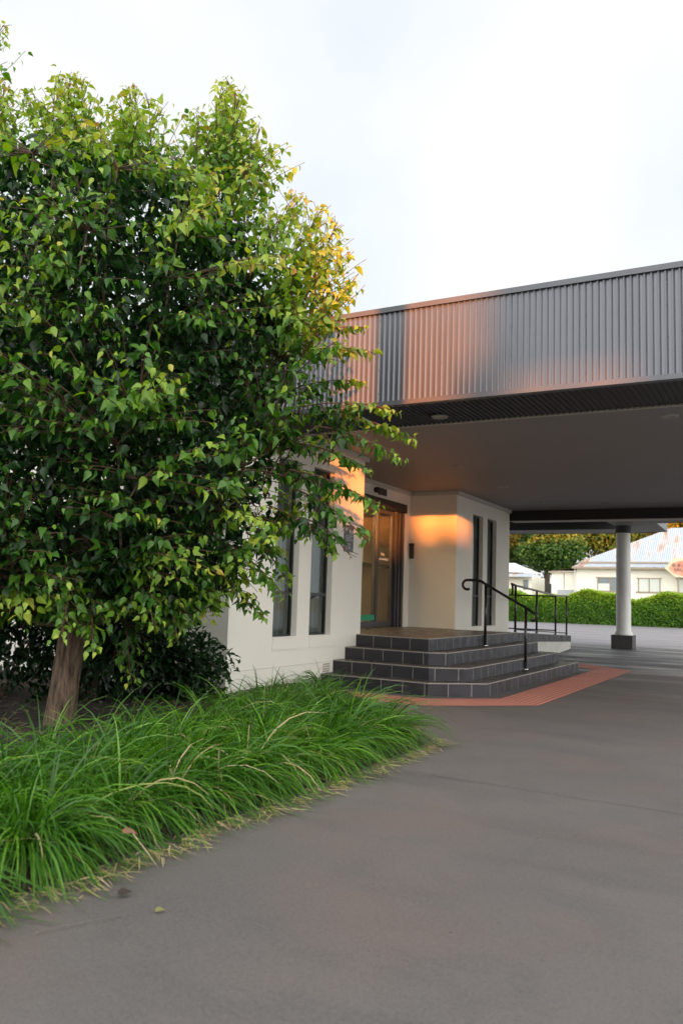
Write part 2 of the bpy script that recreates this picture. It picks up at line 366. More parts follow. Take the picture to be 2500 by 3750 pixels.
# entrance: header, frames, sliding leaves
e = MB(); e.box((XD-.05, YC, 2.77), (XD+.04, 13.97, 2.93)); e.build('door_header', M['black'], bld)
def leaf(y0, y1, x, name='sliding_door'):
    g = MB(); t = .07
    g.box((x-.025, y0, ZF+.01), (x+.025, y0+t, 2.765)); g.box((x-.025, y1-t, ZF+.01), (x+.025, y1, 2.765))
    g.box((x-.023, y0+t, ZF+.01), (x+.023, y1-t, ZF+.11)); g.box((x-.023, y0+t, 2.69), (x+.023, y1-t, 2.763))
    d = g.build(name, M['dark_metal'], bld, bevel=.004)
    p = MB(); p.face([(x, y0+t, ZF+.11), (x, y1-t, ZF+.11), (x, y1-t, 2.69), (x, y0+t, 2.69)]); p.build('pane', M['door_glass'], d)
    return d
leaf(YC+.02, 11.66, XD-.04); dl = leaf(11.66, 12.90, XD-.03); dr = leaf(12.84, 13.62, XD-.09)
g = MB(); g.box((XD-.027, 11.74, .775), (XD-.024, 12.82, .875)); g.build('green_band', M['green'], dl)
g = MB(); x = XD-.086                                # small white lettering on the glass
for i in range(3): g.box((x, 13.16+i*.045, 1.93), (x+.002, 13.16+i*.045+.028, 1.97+.012*(i == 0)))
for i in range(5): g.box((x, 12.97+i*.1, 1.85), (x+.002, 12.97+i*.1+.08, 1.88+.012*(i % 3 == 0)))
g.build('lettering', M['white'], dr)
g = MB()
for i, yy in enumerate((13.63, 13.70, 13.77, 13.84, 13.91)): g.box((XD-.10+.012*(i % 2), yy, ZF), (XD-.015+.02*(i % 2), yy+.055, 2.765))
g.box((XD-.13, 13.62, ZF), (XD-.095, 13.97, 2.768)); g.build('door_jamb', M['dark_metal'], bld)
# lobby behind the doors
g = MB(); xi = -7.9
panel_x(g, xi, 9.5, 17.2, ZF, ZC, [(10.2, 12.9, 1.9, 2.62), (13.4, 15.4, 1.9, 2.62)], .12)
g.face([(-6.75, 17.2, ZF), (xi, 17.2, ZF), (xi, 17.2, ZC), (-6.75, 17.2, ZC)][::-1]); g.build('lobby_wall', M['interior'], bld)
g = MB(); g.box((xi-.6, 9.5, 1.8), (xi-.55, 17.2, 2.8)); g.box((xi, 9.6, 1.84), (xi+.10, 17.1, 1.90)); g.build('hatch', M['interior_dark'], bld)
g = MB(); g.box((-8.6, 9.5, .55), (-6.2, 17.2, ZF-.004)); g.build('lobby_floor', M['interior_dark'], bld)
g = MB(); g.box((-7.86, 12.0, 2.36), (-7.80, 12.75, 2.60)); tag(g.build('lobby_lamp', M['lamp']), 'glowing warm rectangular lamp seen through the entrance glass', 'lamp')
g = MB(); g.box((-8.30, 12.9, 1.92), (-8.1, 13.3, 2.12)); tag(g.build('parcel', M['timber'], bevel=.008), 'small brown parcel on the lobby hatch behind the glass', 'parcel')
g = MB(); g.box((-7.5, 10.6, ZC-.09), (-6.9, 13.9, ZC-.05)); tag(g.build('lobby_fill_light', emis('warm_fill_light', (1, .70, .38), 4.5)), 'added warm fill panel brightening the lobby behind the door glass', 'fill light')  # glowing panel added to brighten the lobby
# ceiling sensor, vent over the door, keypad
g = MB(); g.tube([(XD, 12.66, 3.05), (XD+.07, 12.66, 3.05)], .05, 16); g.build('door_sensor', M['black'], bld)
g = MB(); g.box((XD, 12.78, 2.99), (XD+.03, 13.08, 3.11))
for i in range(4): g.box((XD+.03, 12.80, 3.0+i*.026), (XD+.035, 13.06, 3.012+i*.026))
g.build('air_grille', M['dark_metal'], bld)
kp = MB(); kp.box((-6.285, YR-.03, 1.93), (-6.21, YR, 2.21)); kp.box((-6.29, YR-.05, 2.17), (-6.20, YR, 2.22))
ko = kp.build('keypad', M['interior_dark'], bevel=.006); tag(ko, 'small dark entry keypad box on the recess wall beside the doors', 'keypad')

# canopy (a part of the building)
YF, YS, YB = 7.67, 8.70, 17.65
XL0, XR = -5.30, 1.2
ZT = 4.283
def ribs(b, x0, x1, y, z0, z1, along='x', pitch=.0605):
    n = int(abs(x1-x0)/pitch); prof = [(0, 0), (.022, 0), (.026, .018), (.036, .019), (.053, 0)]
    pts = []
    for i in range(n):
        for a, d in prof: pts.append((x0+i*pitch+a, d))
    pts.append((x0+n*pitch, 0))
    for (a, d), (c, e) in zip(pts[:-1], pts[1:]):
        if along == 'x': b.face([(a, y-d, z0), (c, y-e, z0), (c, y-e, z1), (a, y-d, z1)])
        else: b.face([(y+d, a, z0), (y+e, c, z0), (y+e, c, z1), (y+d, a, z1)])
fb = MB(); ribs(fb, XL0, XR, YF, ZC+.04, ZT-.05); 
canopy = fb.build('canopy_fascia', M['fascia'], bld)
t = MB(); t.box((XL0-.02, YF-.035, ZT-.055), (XR, YF+.10, ZT)); t.box((XL0-.02, YF-.03, ZC-.002), (XR, YF+.06, ZC+.047))
# rivets along the sheet laps
for k in range(14):
    x = XL0+.045+k*.726
    for z in (3.34, 3.6, 3.9, 4.15):
        t.lathe((x, YF-.014, z), [(0.0, .005), (.005, .003), (.006, -.003), (0, -.005)], 6)
t.build('capping', M['trim'], canopy)
t = MB()                                            # dark ribbed soffit behind the fascia
n = int((XR-XL0)/.06)
for i in range(n):
    x = XL0+i*.06
    t.face([(x, YF+.06, ZC+.012), (x, YS, ZC+.012), (x+.045, YS, ZC+.012), (x+.045, YF+.06, ZC+.012)])
    t.face([(x+.045, YF+.06, ZC+.012), (x+.045, YS, ZC+.012), (x+.0525, YS, ZC-.006), (x+.0525, YF+.06, ZC-.006)])
    t.face([(x+.0525, YF+.06, ZC-.006), (x+.0525, YS, ZC-.006), (x+.06, YS, ZC+.012), (x+.06, YF+.06, ZC+.012)])
t.build('soffit', mat('dark_soffit', (.019, .018, .018), .5), bld)
t = MB(); t.box((XD-.3, YS, ZC+.001), (XR, YB, ZC+.05)); t.build('canopy_ceiling', M['ceiling'], bld)
t = MB(); t.box((XW, YS-.02, ZC-.006), (XR, YS+.02, ZC+.02)); t.build('ceiling_trim', M['cornice'], bld)
t = MB(); t.box((XW-.2, YB-.02, 2.975), (XR, YB+.2, ZC-.002)); t.build('beam', M['black'], bld)
t = MB(); t.box((XW, YB-.018, 2.955), (XR, YB+.25, 2.973)); t.build('beam_trim', M['cornice'], bld)
t = MB(); t.box((-16, YL+.0, ZC+.06), (XL0-.3, YE+.3, ZC+.3)); t.box((XL0-.3, YF+.14, ZC+.06), (XR, YB+.2, ZT-.3)); t.build('roof', M['dark_metal'], bld)
t = MB(); t.box((XR-.02, YF, ZC), (XR+.05, YB+.2, ZT-.06)); t.build('canopy_end', M['fascia'], bld)
lf = MB(); ribs(lf, -16, XL0-.02, YL-.35, ZC+.04, ZT-.05); lf.box((-16, YL-.38, ZT-.055), (XL0, YL-.2, ZT)); lf.box((-16, YL-.38, ZC), (XL0, YL-.3, ZC+.045)); lf.box((-16, YL-.3, ZC+.01), (XL0, YF+.05, ZC+.03)); lf.box((XL0-.015, YL-.35, ZC+.045), (XL0, YF+.05, ZT-.06)); lf.build('side_fascia', M['fascia'], bld)
for (x, y) in ((-3.35, 8.30), (-4.38, 11.6), (-4.37, 13.88), (-4.36, 16.3), (-1.06, 9.15)):
    t = MB(); z = ZC if y > YS else ZC-.006
    t.lathe((x, y, z), [(.0, -.006), (.062, -.006), (.066, -.016), (.085, -.014), (.092, 0)], 28); t.build('downlight', M['light'], bld, smooth=True)

# ---------------------------------------------------------------- steps, landing, ramp
def poly_step(b, pts, z0, z1, closed=False, bt=None):
    """riser faces round the open outline (uv in metres, tile joints start at the left)"""
    uacc = 0
    for (x0, y0), (x1, y1) in zip(pts[:-1], pts[1:]):
        ln = math.hypot(x1-x0, y1-y0)
        b.face([(x0, y0, z0), (x1, y1, z0), (x1, y1, z1), (x0, y0, z1)], [(uacc, .004), (uacc+ln, .004), (uacc+ln, .160), (uacc, .160)])
        uacc += ln
LV = [([(XW, 9.33), (-3.82, 9.25), (-3.24, 9.75), (-3.24, 14.72), (-4.3, 14.72)], 0, .16),
      ([(XW, 9.65), (-3.94, 9.56), (-3.52, 9.84), (-3.52, 14.41), (-4.3, 14.41)], .16, .32),
      ([(XW, 9.98), (-4.09, 9.90), (-3.88, 10.04), (-3.88, 14.40), (-4.3, 14.40)], .32, .48),
      ([(XW, 10.30), (-4.18, 10.12), (-4.18, 14.0)], .48, .645)]
steps = empty('entrance_steps', (-4.3, 12, 0), 'four dark tiled steps with chamfered corner leading up to the entrance landing', 'steps')
for k, (pts, z0, z1) in enumerate(LV):
    rb = MB(); poly_step(rb, pts, z0, z1); 
    so = rb.build('step', M['riser'], steps)
    tb = MB(); top = pts + ([(-4.6, pts[-1][1]), (XW, pts[-1][1])] if k < 3 else [(-4.18, 14.0), (XW, 14.0)])
    if k == 3: top = pts+[(XW, 14.0)]
    e_ = .008
    tb.face([(x, y, z1+.001) for x, y in top], [(x/1, y/1) for x, y in top])
    tb.build('tread', M['tread'], so)
    # pale nosing line along the outer edge
    nb = MB()
    for (x0, y0), (x1, y1) in zip(pts[:-1], pts[1:]):
        d = Vector((x1-x0, y1-y0, 0)).normalized(); o_ = Vector((d.y, -d.x, 0))*.002
        nb.face([(x0+o_.x, y0+o_.y, z1-.010), (x1+o_.x, y1+o_.y, z1-.010), (x1+o_.x, y1+o_.y, z1+.0015), (x0+o_.x, y0+o_.y, z1+.0015)])
        nb.face([(x0+o_.x, y0+o_.y, z1+.0015), (x1+o_.x, y1+o_.y, z1+.0015), (x1-o_.x*1.5, y1-o_.y*1.5, z1+.0015), (x0-o_.x*1.5, y0-o_.y*1.5, z1+.0015)])
    nb.build('nosing', mat('pale_grout_line', (.30, .285, .25), .6), so)
rf = MB(); rf.face([(XD-.1, YC, ZF+.001), (XW, YC, ZF+.001), (XW, YR, ZF+.001), (XD-.1, YR, ZF+.001)], [(XD-.1, YC), (XW, YC), (XW, YR), (XD-.1, YR)])
rf.build('recess_floor', M['tread'], steps)
E0, E1 = (-4.18, 14.0), (-5.06, 22.07)
def rz(y): return ZF-.0372*max(0, y-14.0)
ramp = empty('ramp', (-5, 18, 0), 'low access ramp with dark tiled edge over white plaster base beside the steps', 'ramp')
b = MB(); b.face([(E0[0], E0[1], rz(14)), (E1[0], E1[1], rz(E1[1])), (-8.5, E1[1], rz(E1[1])), (-8.5, 14, rz(14))][::1], [(E0[0], E0[1]), (E1[0], E1[1]), (-8.5, E1[1]), (-8.5, 14)])
b.build('ramp_deck', M['tread'], ramp)
b = MB()
def seg(a, c, za, zb, lo):
    ln = math.hypot(c[0]-a[0], c[1]-a[1]); b.face([(a[0], a[1], za-lo), (c[0], c[1], zb-lo), (c[0], c[1], zb), (a[0], a[1], za)], [(0, .004), (ln, .004), (ln, .160), (0, .160)])
seg(E0, E1, rz(14), rz(E1[1]), .16); seg(E1, (-8.5, E1[1]), rz(E1[1]), rz(E1[1]), .16); b.build('tile_edge', M['riser'], ramp)
b = MB(); i_ = .012
b.face([(E0[0]-i_, E0[1], 0), (E1[0]-i_, E1[1]-i_, 0), (E1[0]-i_, E1[1]-i_, rz(E1[1])-.155), (E0[0]-i_, E0[1], rz(14)-.155)])
b.face([(E1[0]-i_, E1[1]-i_, 0), (-8.5, E1[1]-i_, 0), (-8.5, E1[1]-i_, rz(22)-.155), (E1[0]-i_, E1[1]-i_, rz(E1[1])-.155)])
b.build('plaster_base', M['plaster'], ramp)

# ---------------------------------------------------------------- tactile strip
def tact_mat():
    m = mat('terracotta_tactile', (.36, .105, .075), .62); n, l, bb = nodes(m)
    tcn = n.new('ShaderNodeTexCoord'); wv = n.new('ShaderNodeTexWave'); wv.inputs['Scale'].default_value = 4.2; wv.bands_direction = 'Y'; wv.inputs['Distortion'].default_value = .1
    l.new(tcn.outputs['UV'], wv.inputs['Vector'])
    t = n.new('ShaderNodeTexNoise'); t.inputs['Scale'].default_value = 3; t.inputs['Detail'].default_value = 8; l.new(tcn.outputs['Object'], t.inputs['Vector'])
    k = n.new('ShaderNodeMix'); k.data_type = 'RGBA'; k.inputs['A'].default_value = (.42, .14, .10, 1); k.inputs['B'].default_value = (.30, .11, .09, 1)
    k2 = n.new('ShaderNodeMix'); k2.data_type = 'RGBA'; k2.blend_type = 'MIX'; k2.inputs['B'].default_value = (.56, .24, .18, 1)
    mr_ = n.new('ShaderNodeMapRange'); mr_.inputs[1].default_value = .35; mr_.inputs[2].default_value = .7; l.new(t.outputs['Fac'], mr_.inputs[0]); l.new(mr_.outputs[0], k.inputs['Factor'])
    l.new(wv.outputs['Fac'], k2.inputs['Factor']); l.new(k.outputs['Result'], k2.inputs['A']); l.new(k2.outputs['Result'], bb.inputs['Base Color'])
    bp = n.new('ShaderNodeBump'); bp.inputs['Strength'].default_value = 1; bp.inputs['Distance'].default_value = .006; l.new(wv.outputs['Fac'], bp.inputs['Height']); l.new(bp.outputs[0], bb.inputs['Normal'])
    return m
inner = [(-5.2, 9.04), (-3.74, 9.04), (-3.06, 9.66), (-3.08, 15.24), (-3.78, 15.9)]
outer = [(-5.2, 8.42), (-3.50, 8.42), (-2.50, 9.33), (-2.49, 15.60), (-3.85, 16.9)]
b = MB()
for i in range(4):
    a, c, d, e = inner[i], inner[i+1], outer[i+1], outer[i]; ln = math.hypot(c[0]-a[0], c[1]-a[1])
    b.face([(e[0], e[1], .004), (d[0], d[1], .004), (c[0], c[1], .004), (a[0], a[1], .004)], [(0, 0), (ln, 0), (ln, .6), (0, .6)])
o = b.build('tactile_paving', tact_mat()); tag(o, 'ribbed terracotta red paving strip laid round the foot of the steps', 'tactile paving')

# ---------------------------------------------------------------- handrails
def arc(c, rr, a0, a1, n, ax):
    return [Vector(c)+Vector(ax)*rr*math.cos(R(a0+(a1-a0)*i/n))+Vector((0, 0, 1))*rr*math.sin(R(a0+(a1-a0)*i/n)) for i in range(n+1)]
h1 = empty('stair_handrail', (-3.85, 12.33, .16), 'black tubular stair handrail with curled ends on two posts across the steps', 'handrail')
Y = 12.33; ax = (1, 0, 0)
pts = arc((-4.455, Y, 1.42), .075, 300, 90, 12, ax)+[Vector((-4.30, Y, 1.492)), Vector((-4.22, Y, 1.475)), Vector((-4.15, Y, 1.43)), Vector((-3.54, Y, 1.10)), Vector((-3.40, Y, 1.02))]+arc((-3.40, Y, .955), .062, 60, -120, 8, ax)
b = MB(); b.tube(pts, .021, 12); b.build('rail', M['rail'], h1, smooth=True)
for x, z0, z1 in ((-4.15, .48, 1.42), (-3.51, .16, 1.08)):
    b = MB(); b.tube([(x, Y, z0), (x, Y, z1)], .022, 14); po = b.build('post', M['rail'], h1, smooth=True)
    b = MB(); b.lathe((x, Y, z0), [(.05, .001), (.05, .008), (.032, .016), (.0, .018)], 20); b.build('flange', M['steel'], po, smooth=True)
# ramp balustrade, standing along the tiled edge
def eat(t, inset=.05): return (E0[0]+(E1[0]-E0[0])*t-inset, E0[1]+(E1[1]-E0[1])*t)
h2 = empty('ramp_balustrade', (-4.5, 17, .5), 'black metal balustrade with curled end standing along the ramp edge', 'balustrade')
RT = [.04, .333, .677, .93]; TZ = [1.468, 1.422, 1.362, 1.375]
tops = [(*eat(t_), rz(eat(t_)[1])) for t_ in RT]
d = (Vector(tops[2])-Vector(tops[0])).normalized()
P0 = eat(-.005)
rail = arc((P0[0], P0[1]-.0, 1.40), .085, 250, 90, 12, (-d.x, -d.y, 0))+[Vector((*eat(RT[i]), TZ[i])) for i in range(3)]+[Vector((*eat(.742), 1.368)), Vector((*eat(.955), 1.385))]
b = MB(); b.tube(rail, .021, 12); b.build('rail', M['rail'], h2, smooth=True)
b = MB(); b.tube([Vector((*eat(t_), rz(eat(t_)[1])+.055)) for t_ in (.04, .333, .677, .955)], .014, 10); b.build('bottom_rail', M['rail'], h2, smooth=True)
for (x, y, z), zt in zip(tops, TZ):
    b = MB(); b.tube([(x, y, z), (x, y, zt)], .022, 12); po = b.build('post', M['rail'], h2, smooth=True)
    b = MB(); b.lathe((x, y, z), [(.05, .001), (.05, .008), (.0, .016)], 16); b.build('flange', M['steel'], po, smooth=True)
x3, y3, z3 = tops[2]
b = MB(); b.tube([(x3, y3, TZ[2]-.015), (-8.0, y3+.1, TZ[2]-.015)], .019, 10); b.tube([(x3, y3, z3+.10), (-8.0, y3, z3+.10)], .014, 10); b.build('far_rail', M['rail'], h2, smooth=True)
b = MB(); b.tube([(-6.02, y3, z3), (-6.02, y3, TZ[2]-.03)], .019, 10); b.build('post', M['rail'], h2, smooth=True)

# ---------------------------------------------------------------- wall sign
sg = empty('wall_sign', (XW+.006, 9.98, 1.975), 'small black and white poster plaque on the wall left of the doors', 'sign')
b = MB(); b.box((XW+.001, 9.845, 1.787), (XW+.008, 10.118, 2.162)); b.build('board', mat('plaque_dark', (.03, .032, .034), .35, noise=(16, .8, (.16, .17, .17), 3)), sg)
b = MB(); X = XW+.0095
def bx(y0, y1, z0, z1): b.face([(X, y0, z0), (X, y1, z0), (X, y1, z1), (X, y0, z1)])
bx(9.86, 9.93, 2.085, 2.125); bx(9.99, 10.03, 2.03, 2.10); bx(10.05, 10.10, 2.05, 2.09); bx(9.855, 9.925, 1.80, 1.84)
b.face([(X, 9.955, 1.905), (X, 9.985, 1.83), (X, 10.0, 1.83), (X, 9.97, 1.91)]); b.face([(X, 9.985, 1.83), (X, 10.0, 1.83), (X, 10.03, 1.91), (X, 10.015, 1.905)])
for k in range(4): bx(9.875+.01*(k % 2), 10.09-.02*(k % 3), 1.945+k*.022, 1.952+k*.022)
b.build('print', mat('plaque_print', (.45, .47, .46), .5), sg)

# ---------------------------------------------------------------- column
cx_, cy_ = -4.0, 23.72
co = empty('column', (cx_, cy_, 0), 'round white column on a square charcoal plinth holding up the far canopy', 'column')
b = MB(); b.box((-4.285, 23.42, 0), (-3.72, 24.0, .372)); b.build('plinth', M['plinth'], co, bevel=.008)
b = MB(); b.lathe((cx_, cy_, .373), [(.24, 0), (.24, .05), (.225, .055), (.225, .085), (.198, .10), (.195, 1.2), (.187, 2.86)], 48); b.build('shaft', M['white'], co, smooth=True)
b = MB(); b.lathe((cx_, cy_, 3.20), [(.192, 0), (.215, .02), (.215, .19), (.23, .2)], 48); b.build('capital', M['plinth'], co, smooth=True)  # soffit shade on the capital put into its charcoal colour

# ---------------------------------------------------------------- far canopy
fc = empty('far_canopy', (-5, 24, 3.4), 'angular far canopy with pale lined soffit and dark fascia resting on the column', 'canopy')
ZK = 3.4
soff = mat('pale_lined_soffit', (.22, .22, .20), .6); n_, l_, b_ = nodes(soff)
tcn = n_.new('ShaderNodeTexCoord'); wv = n_.new('ShaderNodeTexWave'); wv.bands_direction = 'Y'; wv.inputs['Scale'].default_value = 2.2; l_.new(tcn.outputs['Object'], wv.inputs['Vector'])
bp = n_.new('ShaderNodeBump'); bp.inputs['Distance'].default_value = .03; l_.new(wv.outputs['Fac'], bp.inputs['Height']); l_.new(bp.outputs[0], b_.inputs['Normal'])
out = [(-14, 25.75), (-3.95, 25.95), (-3.05, 25.5), (-3.0, 22.9), (1.4, 22.6), (1.4, 17.88), (-4.2, 17.88), (-4.2, 24.7), (-14, 24.7)]
b = MB()
for pc in ([(-14, 24.7), (-4.2, 24.7), (-4.2, 25.95), (-14, 25.75)], [(-4.2, 17.88), (3, 17.88), (3, 22.6), (-3.0, 22.9), (-3.05, 25.5), (-3.95, 25.95), (-4.2, 25.95)]):
    pc = pc if len(pc) == 4 else pc
    if len(pc) == 4: b.face([(x, y, ZK) for x, y in pc][::-1])
for pc in ([(-4.2, 17.88), (1.4, 17.88), (1.4, 22.6), (-3.0, 22.9), (-4.2, 22.9)], [(-4.2, 22.9), (-3.0, 22.9), (-3.05, 25.5), (-3.95, 25.95), (-4.2, 25.95)]):
    b.face([(x, y, ZK) for x, y in pc][::-1])
b.build('soffit', soff, fc)
b = MB(); o5 = out[:6]
for (x0, y0), (x1, y1) in zip(o5[:-1], o5[1:]):
    b.face([(x0, y0, ZK-.012), (x1, y1, ZK-.012), (x1, y1, ZK+.5), (x0, y0, ZK+.5)]); d = Vector((y1-y0, x0-x1, 0)).normalized()*-.03
    b.face([(x0, y0, ZK-.012), (x1, y1, ZK-.012), (x1-d.x, y1-d.y, ZK-.012), (x0-d.x, y0-d.y, ZK-.012)])
b.build('fascia', M['trim'], fc)
b = MB(); b.box((-14, 24.58, ZK-.002), (-4.215, 24.69, ZK+.45)); b.box((-14, 17.9, ZK+.50), (-4.215, 24.7, ZK+.55)); b.build('dark_beam', M['black'], fc)

# ---------------------------------------------------------------- foliage
def leaf_mat(name, stops, trans=.35, rough=.42, spec=.45):
    m = bpy.data.materials.new(name); m.use_nodes = True; n, l, b = nodes(m)
    at = n.new('ShaderNodeAttribute'); at.attribute_name = 'tint'
    rp = n.new('ShaderNodeValToRGB'); el_ = rp.color_ramp.elements
    el_[0].position, el_[0].color = stops[0][0], (*stops[0][1], 1); el_[1].position, el_[1].color = stops[-1][0], (*stops[-1][1], 1)
    for p, c in stops[1:-1]: q = el_.new(p); q.color = (*c, 1)
    l.new(at.outputs['Fac'], rp.inputs['Fac']); l.new(rp.outputs[0], b.inputs['Base Color'])
    b.inputs['Roughness'].default_value = rough; b.inputs['Specular IOR Level'].default_value = spec
    tr = n.new('ShaderNodeBsdfTranslucent'); hs = n.new('ShaderNodeHueSaturation'); hs.inputs['Value'].default_value = 1.5; hs.inputs['Saturation'].default_value = 1.1
    l.new(rp.outputs[0], hs.inputs['Color']); l.new(hs.outputs[0], tr.inputs[0])
    mi = n.new('ShaderNodeMixShader'); mi.inputs[0].default_value = trans; l.new(b.outputs[0], mi.inputs[1]); l.new(tr.outputs[0], mi.inputs[2])
    l.new(mi.outputs[0], n['Material Output'].inputs['Surface']); return m
def mesh_np(name, V, F, tint, material, parent=None, smooth=True):
    """V (n,3), F (m,4) quads, tint per vertex"""
    off = wpos(parent) if parent else Vector((0, 0, 0)); V = V-np.array(off)
    me = bpy.data.meshes.new(name); me.vertices.add(len(V)); me.vertices.foreach_set('co', V.astype(np.float32).ravel())
    k = F.shape[1]; me.loops.add(F.size); me.loops.foreach_set('vertex_index', F.astype(np.int32).ravel())
    me.polygons.add(len(F)); me.polygons.foreach_set('loop_start', np.arange(0, F.size, k, dtype=np.int32)); me.polygons.foreach_set('loop_total', np.full(len(F), k, dtype=np.int32))
    me.update(calc_edges=True)
    if smooth: me.polygons.foreach_set('use_smooth', np.ones(len(F), dtype=bool))
    a = me.attributes.new('tint', 'FLOAT', 'POINT'); a.data.foreach_set('value', tint.astype(np.float32))
    me.materials.append(material); o = bpy.data.objects.new(name, me); COL.objects.link(o)
    if parent: o.parent = parent
    return o
def nrm(a): return a/np.maximum(np.linalg.norm(a, axis=-1, keepdims=True), 1e-9)
LT = np.array([[0,0,0],[.45,0,-.03],[1.05,0,-.30],  [.05,.20,.07],[.34,.33,.15],[.72,.16,.0], [.05,-.20,.07],[.34,-.33,.15],[.72,-.16,.0]])
LF = np.array([[0,1,4,3],[1,2,5,4],[0,6,7,1],[1,7,8,2]])
def leaves(P, D, Nn, size, tint, T=LT, Fq=LF):
    D = nrm(D); B = nrm(np.cross(Nn, D)); Nn = np.cross(D, B)
    k = len(T); c = (rng.random(len(P))*.9+.35)
    V = P[:, None, :]+size[:, None, None]*(T[None, :, 0:1]*D[:, None, :]+T[None, :, 1:2]*B[:, None, :]+(T[None, :, 2:3]*c[:, None, None])*Nn[:, None, :])
    F = Fq[None]+(np.arange(len(P))*k)[:, None, None]
    return V.reshape(-1, 3), F.reshape(-1, Fq.shape[1]), np.repeat(tint, k)

TB = np.array([-5.1, 4.74, 0.0]); ur = np.array([.876, .482, 0]); uf = np.array([-.482, .876, 0]); uz = np.array([0, 0, 1.])
zk = [.7, .95, 1.25, 1.6, 2.0, 2.5, 3.1, 3.8, 4.2, 4.5, 4.68, 4.8]
rk = [.5, 1.15, 1.6, 1.8, 1.92, 2.0, 2.02, 1.85, 1.60, 1.30, .75, .3]
def Rz(z): return np.interp(z, zk, rk)
def clip_ok(p):
    return (p[1] < 7.45) & ~((p[0] < -5.2) & (p[1] > 7.1) & (p[2] < 3.3)) & ~((p[0] < -5.15) & (p[1] > 6.75) & (p[2] >= 3.1))
tree = empty('broadleaf_tree', tuple(TB), 'dense broad tree with glossy heart shaped leaves and yellow green tips left of the entrance', 'tree')
wood = MB(); twigs = MB()
trunk_pts = [TB+np.array(q) for q in ((0.0, 0, -.02), (.0, .0, .10), (.02, .01, .4), (.05, .03, .8), (.06, .05, 1.2), (.06, .08, 1.7), (.04, .1, 2.4), (0, .1, 3.2), (-.03, .12, 4.2))]
wood.tube(trunk_pts, [.145, .122, .110, .106, .10, .08, .06, .04, .012], 16)
limbs = []
def limb(target, z0, rad, sag=.35, n=9):
    a = np.array([np.interp(z0, [q[2] for q in trunk_pts], [q[i] for q in trunk_pts]) for i in range(3)]); c = np.array(target)
    mid = a*.5+c*.5; hor = c-a; mid[2] += sag*(-.4 if c[2] < a[2]+.3 else -.35*abs(c[2]-a[2])*.5); mid[:2] += hor[:2]*.18
    ts = np.linspace(0, 1, n)[:, None]; p = (1-ts)**2*a+2*ts*(1-ts)*mid+ts**2*c
    p[1:-1] += rng.normal(size=(n-2, 3))*.035
    wood.tube(p, list(np.linspace(rad, .006, n)), 7, cap=False); limbs.append(p); return p
def unproj(px, py, v):
    """point on the ray of photograph pixel px,py at depth offset v (metres) behind the trunk"""
    cxp = np.array([r2[:], u2[:], f[:]]); d = np.array(f)+np.array(r2)*(px-1250)/2975.5-np.array(u2)*(py-1875)/2975.5
    C = np.array([0, 0, 1.15]); o_ = TB+uf*v; tt = ((o_-C)@uf)/(d@uf); return C+d*tt
for k in range(40):
    th = rng.uniform(0, 2*math.pi); z = rng.uniform(1.1, 4.3); rr = Rz(z)*.86
    limb(TB+ur*math.cos(th)*rr*(1.15 if math.cos(th) < 0 else 1)+uf*math.sin(th)*rr*.85+uz*z, max(.85, z*.42+rng.uniform(-.2, .3)), rng.uniform(.010, .022))
LP = np.concatenate(limbs)
leafP, leafD, leafN, leafS, leafT = [], [], [], [], []
def add_twig(a, c, droop, step, size, tint0, frac=.75, spread=.05, rad=.005, tube=True):
    a = np.array(a, float); c = np.array(c, float); ln = np.linalg.norm(c-a); n = 6
    mid = (a+c)/2+np.array([0, 0, droop*ln*.35])+rng.normal(size=3)*.04*ln
    ts = np.linspace(0, 1, n)[:, None]; p = (1-ts)**2*a+2*ts*(1-ts)*mid+ts**2*c
    if tube: twigs.tube(p, list(np.linspace(rad, .0022, n)), 4, cap=False)
    m = max(3, int(ln*frac/step)); tt = np.linspace(1-frac, 1.0, m)[:, None]+rng.normal(size=(m, 1))*.01
    q = (1-tt)**2*a+2*tt*(1-tt)*mid+tt**2*c; tang = nrm(2*(1-tt)*(mid-a)+2*tt*(c-mid))
    side = nrm(np.cross(tang, [0, 0, 1.])+1e-6)*np.where(np.arange(m) % 2 == 0, 1, -1)[:, None]
    ang = rng.uniform(-.9, .9, (m, 1)); side = nrm(side*np.cos(ang)+np.array([0, 0, 1.])*np.sin(ang)*.5)
    D = nrm(tang*.45+side*.9+np.array([0, 0, -1.])*rng.uniform(.2, 1.9, (m, 1))+rng.normal(size=(m, 3))*.35)
    out_ = nrm((q-(TB+np.array([0, 0, 2.4])))*np.array([1, 1, .5]))
    Nn = nrm(out_*.35+np.array([0, 0, .8])+rng.normal(size=(m, 3))*.65)
    youth = tt[:, 0]**3
    leafP.append(q+side*spread*rng.random((m, 1))); leafD.append(D); leafN.append(Nn)
    leafS.append(size*(1.1-.42*youth)*rng.uniform(.55, 1.28, m)); leafT.append(np.clip(tint0+.22*youth*rng.uniform(.3, 1.3, m)+rng.normal(size=m)*.07, 0, 1))
def nearest(c):
    d = LP-c; w_ = np.linalg.norm(d, axis=1)+np.maximum(0, d[:, 2])*1.5; return LP[np.argmin(w_)]
cnt = 0
